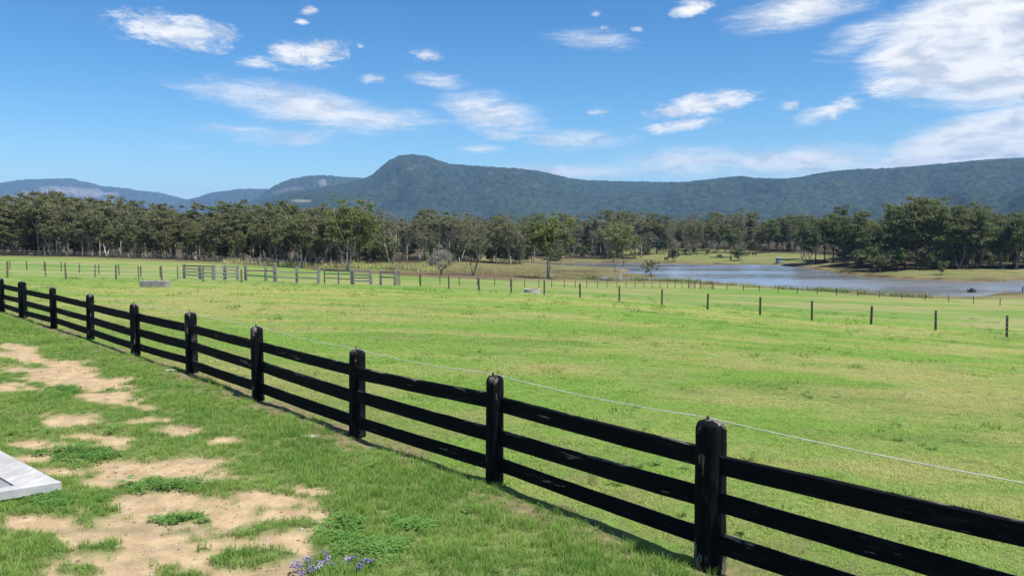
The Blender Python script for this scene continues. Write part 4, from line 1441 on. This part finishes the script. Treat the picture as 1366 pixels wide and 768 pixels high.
wood(750, 1075, 338, 440, 92, dullgum + darkgum[:1] + gum[2:3], ([770, 830, 900, 950, 1000, 1040, 1080], [287, 289, 290, 288, 286, 292, 290]), 'hazy gum standing across the lake behind the grazing flat', 'gums across the lake', 'shore_gum_tree', smax=1.5)
canopyR = ([1050, 1085, 1110, 1140, 1180, 1205, 1228, 1260, 1290, 1330, 1366, 1500], [292, 290, 279, 277, 284, 272, 262, 272, 276, 284, 282, 280])
wood(1068, 1460, 205, 262, 92, darkgum, canopyR, 'tall dark green tree in the thick wood beyond the pump float', 'dark trees of the wood beyond the pump float', 'dark_gum_tree', 1.0, front=([1050, 1110, 1180, 1240, 1500], [60, 16, 6, 0, -4]))
wood(1090, 1460, 206, 235, 44, under, ([1050, 1500], [326, 330]), 'low dark bush under the thick wood beyond the pump float', 'understorey of the wood beyond the pump float', 'understorey_tree', .5, front=([1050, 1110, 1180, 1500], [70, 20, 0, -6]))


def woodland():
    """the unbroken wood that runs from behind these trees to the foot of the mountains"""
    n = 5200
    r = 300 * (2300 / 300) ** rng.random(n)
    th = rng.uniform(math.radians(-46), math.radians(46), n)
    x, y = r * np.sin(th), r * np.cos(th)
    z = terrain(x, y)
    u, v = pix(x, y, z)
    flat = blobs(u, v, [(1000, 342, 120, 8), (870, 331, 34, 8)])
    ok = (poly_sd(x, y, LAKE) > 14) & (flat < 0) & ~((u > 740) & (u < 1090) & (r < 380)) & ~((u > 1290) & (r < 330)) & ~((u > 480) & (u < 760) & (r < 330)) & ~((u > 845) & (u < 900) & (r < 560))
    x, y, z, r = x[ok], y[ok], z[ok], r[ok]
    s = rng.uniform(.75, 1.2, len(x))
    scatter('distant_woodland', 'unbroken hazy woodland stretching to the foot of the mountains', np.c_[x, y, z - 1.5], np.c_[s * 1.25, s * 1.25, s], [pr[1] for pr in gum[:3] + darkgum[:1] + dullgum[:2]])


# ------------------------------------------------------------------ cattle
def cow_mesh(graze):
    m = mat_plain('black_hide', (.012, .011, .010), .6, .2)
    V = [(-.75, 0, 1.12), (-.35, 0, 1.08), (.15, 0, 1.05), (.62, 0, 1.12)]           # rump to shoulder
    rad = [(.33, .38), (.42, .46), (.44, .48), (.34, .42)]
    E = [(0, 1), (1, 2), (2, 3)]
    if graze:
        V += [(.92, 0, .92), (1.15, 0, .48), (1.26, 0, .22), (1.30, 0, .08)]
    else:
        V += [(.95, 0, 1.28), (1.15, 0, 1.42), (1.38, 0, 1.32), (1.52, 0, 1.24)]
    rad += [(.17, .2), (.13, .13), (.11, .11), (.07, .07)]
    E += [(3, 4), (4, 5), (5, 6), (6, 7)]
    for (bx, att) in ((-.68, 0), (.58, 3)):
        for sy in (-1, 1):
            i = len(V)
            if att == 0:
                V += [(bx, .17 * sy, .78), (bx - .10, .18 * sy, .45), (bx - .05, .18 * sy, .05)]
            else:
                V += [(bx, .16 * sy, .74), (bx + .03, .16 * sy, .42), (bx, .16 * sy, .05)]
            rad += [(.14, .16), (.07, .07), (.06, .06)]
            E += [(att, i), (i, i + 1), (i + 1, i + 2)]
    i = len(V)
    V += [(-.98, 0, 1.15), (-1.04, 0, .6)]
    rad += [(.04, .04), (.025, .025)]
    E += [(0, i), (i, i + 1)]
    e = 5
    for sy in (-1, 1):
        i = len(V)
        p = V[e]
        V.append((p[0] - .02, p[1] + .24 * sy, p[2] + .06))
        rad.append((.035, .05))
        E.append((e, i))
    me = bpy.data.meshes.new('cow_frame')
    me.from_pydata(V, E, [])
    o = bpy.data.objects.new('cow_frame', me)
    col.objects.link(o)
    md = o.modifiers.new('skin', 'SKIN')
    for k, sv in enumerate(me.skin_vertices[0].data):
        sv.radius = rad[k]
        sv.use_root = (k == 1)
    o.modifiers.new('sub', 'SUBSURF').levels = 1
    dg = bpy.context.evaluated_depsgraph_get()
    out = bpy.data.meshes.new_from_object(o.evaluated_get(dg))
    bpy.data.objects.remove(o)
    out.materials.clear()
    out.materials.append(m)
    out.name = 'cow'
    return out


cows = [cow_mesh(True), cow_mesh(False)]
for (u, v, D, rz, k, lab, g) in ((1081, 349, 268, 3.0, 0, 'black cow grazing on the flat beside the teal shed', 1), (1089, 350, 265, .2, 0, '', 1), (1097, 350.8, 262, 2.6, 0, '', 1), (1102, 351, 261, .5, 0, '', 1),
                                 (998, 339.5, 325, 3.1, 1, 'black cow standing on the grass behind the dense round bush', 2), (1006, 340, 323, .1, 0, '', 2),
                                 (960, 342, 318, 2.9, 1, 'black cow in the shade of the broad dark tree', 0), (975, 347.5, 302, 1.2, 0, 'black cow grazing close to the water by the dense round bush', 0), (889, 346, 306, .3, 1, 'black cow beside the far-shore bush under tall gums', 0)):
    q = at(u, v, D)
    z = ground_z(q[0], q[1])
    o = obj('cow', cows[k], None, (q[0], q[1], z - .02))
    o.rotation_euler = (0, 0, rz)
    o.scale = (.92, .92, .84)
    L = {1: 'black cow grazing on the flat beside the teal shed', 2: 'black cow on the grass behind the dense round bush'}.get(g, lab)
    tag(o, L, 'cow', {1: 'cattle by the teal shed', 2: 'cattle behind the round bush'}.get(g))


# ------------------------------------------------------------------ grass, clover, gravel, flowers
def blade_tuft(name, n, h0, h1, spread, lean, w, mat, seed, seg=3):
    r = np.random.default_rng(seed)
    V, Fc, T, B = [], [], [], []
    for _ in range(n):
        a, d = r.uniform(0, 6.28), spread * math.sqrt(r.random())
        bx, by = d * math.cos(a), d * math.sin(a)
        h = r.uniform(h0, h1)
        la = r.uniform(0, 6.28)
        ln = h * r.uniform(.2, 1.0) * lean
        fx, fy = -math.sin(la + r.normal() * .6), math.cos(la + r.normal() * .6)
        col_ = r.random()
        b0 = len(V)
        for k in range(seg + 1):
            t = k / seg
            x, y, z = bx + math.cos(la) * ln * t ** 1.8, by + math.sin(la) * ln * t ** 1.8, h * (t - .28 * lean * t * t) - .012 * (k == 0)
            ww = w * (1 - t) ** .7 if k < seg else w * .05
            V += [(x - fx * ww, y - fy * ww, z), (x + fx * ww, y + fy * ww, z)]
            T += [t, t]
            B += [col_, col_]
        for k in range(seg):
            i = b0 + 2 * k
            Fc.append((i, i + 1, i + 3, i + 2))
    return mesh_np(name, V, Fc, True, {'tip': T, 'blade': B}, mat)


def clover_tuft(name, n, spread, mat, seed):
    r = np.random.default_rng(seed)
    V, Fc, T, B = [], [], [], []
    for _ in range(n):
        a, d = r.uniform(0, 6.28), spread * math.sqrt(r.random())
        cx, cy, cz = d * math.cos(a), d * math.sin(a), r.uniform(.015, .075)
        col_ = r.random()
        for k in range(3):
            t = 2.094 * k + r.uniform(0, 2)
            s = r.uniform(.008, .016)
            ux, uy = math.cos(t), math.sin(t)
            tz = r.uniform(-.3, .3)
            b0 = len(V)
            V += [(cx, cy, cz), (cx + s * (ux - uy * .6), cy + s * (uy + ux * .6), cz + s * tz), (cx + s * 1.7 * ux, cy + s * 1.7 * uy, cz + s * tz), (cx + s * (ux + uy * .6), cy + s * (uy - ux * .6), cz + s * tz)]
            Fc.append((b0, b0 + 1, b0 + 2, b0 + 3))
            T += [1] * 4
            B += [col_] * 4
    return mesh_np(name, V, Fc, False, {'tip': T, 'blade': B}, mat)


def stone_mesh(seed, mat):
    r = np.random.default_rng(seed)
    bm = bmesh.new()
    bmesh.ops.create_icosphere(bm, subdivisions=1, radius=1)
    for v in bm.verts:
        v.co *= 1 + r.uniform(-.3, .2)
        v.co.z *= .6
    me = bpy.data.meshes.new('stone')
    bm.to_mesh(me)
    bm.free()
    me.materials.append(mat)
    return me


def scatter(name, label, pts, scl, meshes):
    """one object: points carrying turned and scaled copies of the given tufts"""
    src = bpy.data.collections.new(name + '_source')
    for me in meshes:
        src.objects.link(bpy.data.objects.new(me.name, me))
    me = bpy.data.meshes.new(name)
    me.vertices.add(len(pts))
    me.vertices.foreach_set('co', np.asarray(pts, dtype=np.float32).ravel())
    a = me.attributes.new('scl', 'FLOAT_VECTOR', 'POINT')
    a.data.foreach_set('vector', np.asarray(scl, dtype=np.float32).ravel())
    a = me.attributes.new('turn', 'FLOAT_VECTOR', 'POINT')
    n = len(pts)
    rot = np.c_[rng.normal(size=n) * .10, rng.normal(size=n) * .10, rng.uniform(0, 6.283, n)]
    a.data.foreach_set('vector', rot.astype(np.float32).ravel())
    o = obj(name, me)
    tag(o, label, None, None, 'stuff')
    g = bpy.data.node_groups.new(name, 'GeometryNodeTree')
    g.interface.new_socket('Geometry', in_out='INPUT', socket_type='NodeSocketGeometry')
    g.interface.new_socket('Geometry', in_out='OUTPUT', socket_type='NodeSocketGeometry')
    gi, go = g.nodes.new('NodeGroupInput'), g.nodes.new('NodeGroupOutput')
    ci = g.nodes.new('GeometryNodeCollectionInfo')
    ci.inputs['Collection'].default_value = src
    ci.inputs['Separate Children'].default_value = True
    ci.inputs['Reset Children'].default_value = True
    ip = g.nodes.new('GeometryNodeInstanceOnPoints')
    ip.inputs['Pick Instance'].default_value = True
    n1, n2 = g.nodes.new('GeometryNodeInputNamedAttribute'), g.nodes.new('GeometryNodeInputNamedAttribute')
    for nn, k in ((n1, 'scl'), (n2, 'turn')):
        nn.data_type = 'FLOAT_VECTOR'
        nn.inputs['Name'].default_value = k
    e2r = g.nodes.new('FunctionNodeEulerToRotation')
    L = g.links.new
    L(gi.outputs[0], ip.inputs['Points'])
    L(ci.outputs[0], ip.inputs['Instance'])
    L(n2.outputs['Attribute'], e2r.inputs[0])
    L(e2r.outputs[0], ip.inputs['Rotation'])
    L(n1.outputs['Attribute'], ip.inputs['Scale'])
    L(ip.outputs[0], go.inputs[0])
    md = o.modifiers.new('scatter', 'NODES')
    md.node_group = g
    return o


def relief(x, y):
    rr = np.hypot(x, y)
    return (((fbm(x * 1.1, y * 1.1, 4, 41) - .5) * 0.10 + (fbm(x * 6, y * 6, 3, 43) - .5) * 0.03) * (rr < 70) * sstep(0.0, 3.0, rr)
            + (fbm(x / 9, y / 9, 4, 47) - .5) * 0.35 * sstep(40, 90, rr) * (1 - sstep(90, 130, rr)))


def polar_points(n0, r0, R0, R1, a):
    """density n0 per square metre out to r0, then falling as 1/r"""
    N = int(2 * a * n0 * (0.5 * (r0 ** 2 - R0 ** 2) + r0 * (R1 - r0)))
    rr = np.linspace(R0, R1, 4000)
    pdf = rr * np.where(rr < r0, 1, r0 / rr)
    cdf = np.cumsum(pdf)
    cdf /= cdf[-1]
    r = np.interp(rng.random(N), cdf, rr)
    th = rng.uniform(-a, a, N)
    return r * np.sin(th), r * np.cos(th)


def grow():
    x, y = polar_points(270, 9.0, 3.2, 62, math.radians(43))
    z = terrain(x, y)
    dirt, worn, clov, side, fringe = masks(x, y, z)
    z = z + relief(x, y)
    rr = np.hypot(x, y)
    n = len(x)
    dice = rng.random(n)
    patch = fbm(x * .8, y * .8, 4, 61)
    lushn = fbm(x * 2.2, y * 2.2, 3, 62)
    yard = side > 0.05
    keep_y = yard & (dice > np.clip(dirt * 1.02, 0, .972)) & (rng.random(n) > worn * .8)
    isclov = keep_y & (rng.random(n) < clov * .75)
    isdry = keep_y & ~isclov & (rng.random(n) < np.clip(.06 + .55 * dirt + .25 * worn, 0, 1))
    islawn = keep_y & ~isclov & ~isdry
    grow_ = np.clip(.45 + 1.1 * (lushn - .3) + .35 * (patch - .4), .3, 1.25) * (1 - .6 * dirt)
    # taller along the fence line and where nobody walks
    grow_ *= 1 + .35 * np.exp(-((side - .9) / .6) ** 2)
    far = 1 + np.clip((rr - 12) / 30, 0, 1.2)
    def put(sel, k=1.0, kx=1.0):
        s = grow_[sel] * k * rng.uniform(.75, 1.25, sel.sum())
        sx = (0.7 + .3 * grow_[sel]) * far[sel] * kx
        return np.c_[x[sel], y[sel], z[sel]], np.c_[sx, sx, s]
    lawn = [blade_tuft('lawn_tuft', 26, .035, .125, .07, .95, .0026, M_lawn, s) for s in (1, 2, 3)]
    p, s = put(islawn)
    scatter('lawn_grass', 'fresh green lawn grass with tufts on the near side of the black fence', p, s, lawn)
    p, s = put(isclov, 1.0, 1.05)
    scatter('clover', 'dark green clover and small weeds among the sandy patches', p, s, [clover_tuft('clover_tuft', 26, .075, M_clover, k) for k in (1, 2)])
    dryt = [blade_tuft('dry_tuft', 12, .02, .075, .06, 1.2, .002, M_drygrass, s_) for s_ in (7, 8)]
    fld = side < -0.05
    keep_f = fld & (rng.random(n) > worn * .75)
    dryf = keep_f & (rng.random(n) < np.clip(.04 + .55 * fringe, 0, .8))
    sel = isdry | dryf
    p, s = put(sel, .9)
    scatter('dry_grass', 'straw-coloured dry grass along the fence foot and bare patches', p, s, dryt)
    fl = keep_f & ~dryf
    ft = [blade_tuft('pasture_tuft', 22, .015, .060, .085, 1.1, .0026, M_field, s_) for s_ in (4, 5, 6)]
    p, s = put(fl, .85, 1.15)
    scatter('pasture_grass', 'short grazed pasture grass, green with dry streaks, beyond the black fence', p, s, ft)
    # tussocks that stand up from the grazed pasture
    x2, y2 = polar_points(1.5, 9.0, 6, 75, math.radians(40))
    z2 = terrain(x2, y2)
    s2 = fence_side(x2, y2)
    sel = (s2 < -.6) & (fbm(x2 * .25, y2 * .5, 3, 71) > .53)
    x2, y2, z2 = x2[sel], y2[sel], z2[sel] + relief(x2[sel], y2[sel])
    k = rng.uniform(.6, 1.3, sel.sum()) * (1 + np.clip((np.hypot(x2, y2) - 15) / 40, 0, 1))
    scatter('pasture_tussocks', 'darker ungrazed tussocks scattered over the pasture', np.c_[x2, y2, z2], np.c_[k * 1.9, k * 1.9, k * 1.6], [blade_tuft('tussock', 30, .03, .09, .1, 1.0, .0035, M_lawn, s_) for s_ in (14, 15)])
    # broad weeds and pale seed heads
    x4, y4 = polar_points(2.2, 9.0, 6, 60, math.radians(42))
    s4 = fence_side(x4, y4)
    z4 = terrain(x4, y4)
    d4 = masks(x4, y4, z4)[0]
    sel = (np.abs(s4) > .4) & (d4 < .3) & (fbm(x4 * .5, y4 * .7, 3, 73) > .5)
    x4, y4, z4 = x4[sel], y4[sel], z4[sel] + relief(x4[sel], y4[sel])
    k = rng.uniform(.7, 1.5, sel.sum()) * (1 + np.clip((np.hypot(x4, y4) - 15) / 50, 0, 1))
    scatter('pasture_weeds', 'low broad weeds and thin seed stalks dotted through the grass', np.c_[x4, y4, z4 + .015], np.c_[k, k, k], [clover_tuft('weed', 22, .06, M_clover, 21), blade_tuft('seed_head', 5, .08, .17, .04, .5, .0022, M_drygrass, 23)])
    # gravel on bare soil
    x3, y3 = polar_points(420, 9.0, 4.5, 22, math.radians(43))
    z3 = terrain(x3, y3)
    d3, w3, _, sd3, _ = masks(x3, y3, z3)
    sel = rng.random(len(x3)) < (d3 * .55 + w3 * .12)
    x3, y3, z3 = x3[sel], y3[sel], z3[sel] + relief(x3[sel], y3[sel]) - .025 * d3[sel]
    k = .004 + .022 * rng.random(sel.sum()) ** 7
    scatter('gravel', 'fine gravel and crumbs of soil on the sandy bare patches', np.c_[x3, y3, z3], np.c_[k, k, k], [stone_mesh(1, mat_plain('gravel_tan', (.30, .21, .13), .9)), stone_mesh(2, mat_plain('gravel_grey', (.30, .28, .26), .9)), stone_mesh(3, mat_plain('gravel_dark', (.15, .105, .07), .9))])


grow()
woodland()


def reeds():
    """rank growth along the near lake shore and tall dry grass under the far gums"""
    pts, scl = [], []
    near = [(u, v) for (u, v) in ((1230, 400), (1190, 398), (1150, 394.5), (1110, 391.5), (1050, 388.5), (1000, 384), (950, 380), (905, 377.5), (870, 376.2), (820, 375.8), (770, 375))]
    P = [on_z(u, v, WATER + .3) for (u, v) in near]
    for a, b in zip(P[:-1], P[1:]):
        L = np.hypot(*(b - a)[:2])
        for k in range(int(L * 7)):
            q = a + (b - a) * rng.random()
            x, y = q[0] + rng.normal() * 1.1, q[1] + rng.normal() * 1.1
            if fbm(np.array([x / 3]), np.array([y / 3]), 3, 81)[0] < .42:
                continue
            pts.append((x, y))
            scl.append(rng.uniform(4, 10))
    n1 = len(pts)
    for (u0, u1, v, D0, D1, n) in ((440, 580, 352, 140, 190, 900), (300, 440, 352, 135, 160, 350), (560, 800, 360, 150, 215, 600)):
        for _ in range(n):
            u, D = rng.uniform(u0, u1), rng.uniform(D0, D1)
            x, y = (u - U0) / F * D, D
            pts.append((x, y))
            scl.append(rng.uniform(4, 11) * (1 if u < 580 else .6))
    p = np.array(pts)
    s = np.array(scl)
    z = terrain(p[:, 0], p[:, 1])
    ok = z > WATER + .05
    co = np.c_[p, z]
    sc3 = np.c_[s * 1.1, s * 1.1, s]
    i = np.arange(len(p))
    a, b = ok & (i < n1), ok & (i >= n1)
    scatter('shore_reeds', 'ragged olive reeds and weeds along the near lake shore', co[a], sc3[a], [blade_tuft('reed', 16, .05, .13, .1, .5, .006, M_lawn, 90), blade_tuft('reed', 14, .05, .12, .12, .5, .006, M_drygrass, 91)])
    scatter('tall_dry_grass', 'tall straw-coloured grass on the marsh and under the wood edge', co[b], sc3[b], [blade_tuft('straw', 16, .05, .14, .12, .6, .006, M_drygrass, 92), blade_tuft('straw', 14, .04, .12, .12, .6, .006, M_field, 93)])


reeds()


def flower_clump():
    q = on_z(438, 764, 0.0)
    z = ground_z(q[0], q[1])
    root = thing('flowering_plant', 'low plant with purple flower heads at the corner of the sandy patch', 'plant', (q[0], q[1], z))
    r = np.random.default_rng(3)
    leaves = blade_tuft('foliage', 110, .05, .17, .16, .6, .0045, M_clover, 31)
    o = obj('foliage', leaves, root)
    o.scale = (1.2, .9, .6)
    purple = mat_plain('purple_petals', (.15, .12, .25), .7, .3, 40)
    lilac = mat_plain('lilac_petals', (.28, .25, .36), .7, .25, 40)
    for k in range(20):
        a, d = r.uniform(0, 6.28), .26 * math.sqrt(r.random())
        x, y, h = d * math.cos(a) * 1.3, d * math.sin(a), r.uniform(.05, .105)
        mb = MB()
        mb.tube([(x * .8, y * .8, 0), (x, y, h)], [.003, .002], 4)
        for _ in range(9):
            px, py, pz = x + r.normal() * .018, y + r.normal() * .014, h + r.normal() * .008
            mb.box((px, py, pz), (.013, .013, .008), Matrix.Rotation(r.uniform(0, 3), 3, 'Z') @ Matrix.Rotation(r.uniform(-.6, .6), 3, 'X'))
        mb.build('flower_head', purple if k % 3 else lilac, root)


flower_clump()


def odd_bits():
    st = blade_tuft('stalks', 34, .12, .36, .05, .45, .0028, M_drygrass, 55)
    q = on_z(790, 648, 0.0)
    o = obj('dry_tussock', st, None, (q[0], q[1] + .0, ground_z(q[0], q[1])))
    tag(o, 'tall straw tussock standing just behind the bottom rail', 'tussock')
    pale = mat_plain('limestone', (.55, .50, .44), .9, .15, 12)
    for (u, v, s, lab) in ((412, 583, .16, 'flat pale stone in the lawn before a black post'), (228, 494, .15, 'pale broken stone at the foot of the black fence')):
        q = on_z(u, v, 0.0)
        me = stone_mesh(int(u), pale)
        o = obj('stone', me, None, (q[0], q[1], ground_z(q[0], q[1]) + .01))
        o.scale = (s, s * .55, s * .22)
        tag(o, lab, 'stone')


odd_bits()


# ------------------------------------------------------------------ the air between here and the mountains
def haze():
    m = bpy.data.materials.new('haze_air')
    m.use_nodes = True
    N = NT(m.node_tree)
    out = N.n('ShaderNodeOutputMaterial')
    p = N.n('ShaderNodeVolumePrincipled', {}, Density=8.5e-5, Anisotropy=0.0)
    p.inputs['Color'].default_value = (0.30, 0.56, 1.0, 1)
    N.link(p.outputs[0], out.inputs['Volume'])
    mb = MB()
    mb.box((0, 0, 340), (25000, 25000, 720))
    o = mb.build('haze', m)
    tag(o, 'thin blue haze in the air over the valley', None, None, 'stuff')


haze()
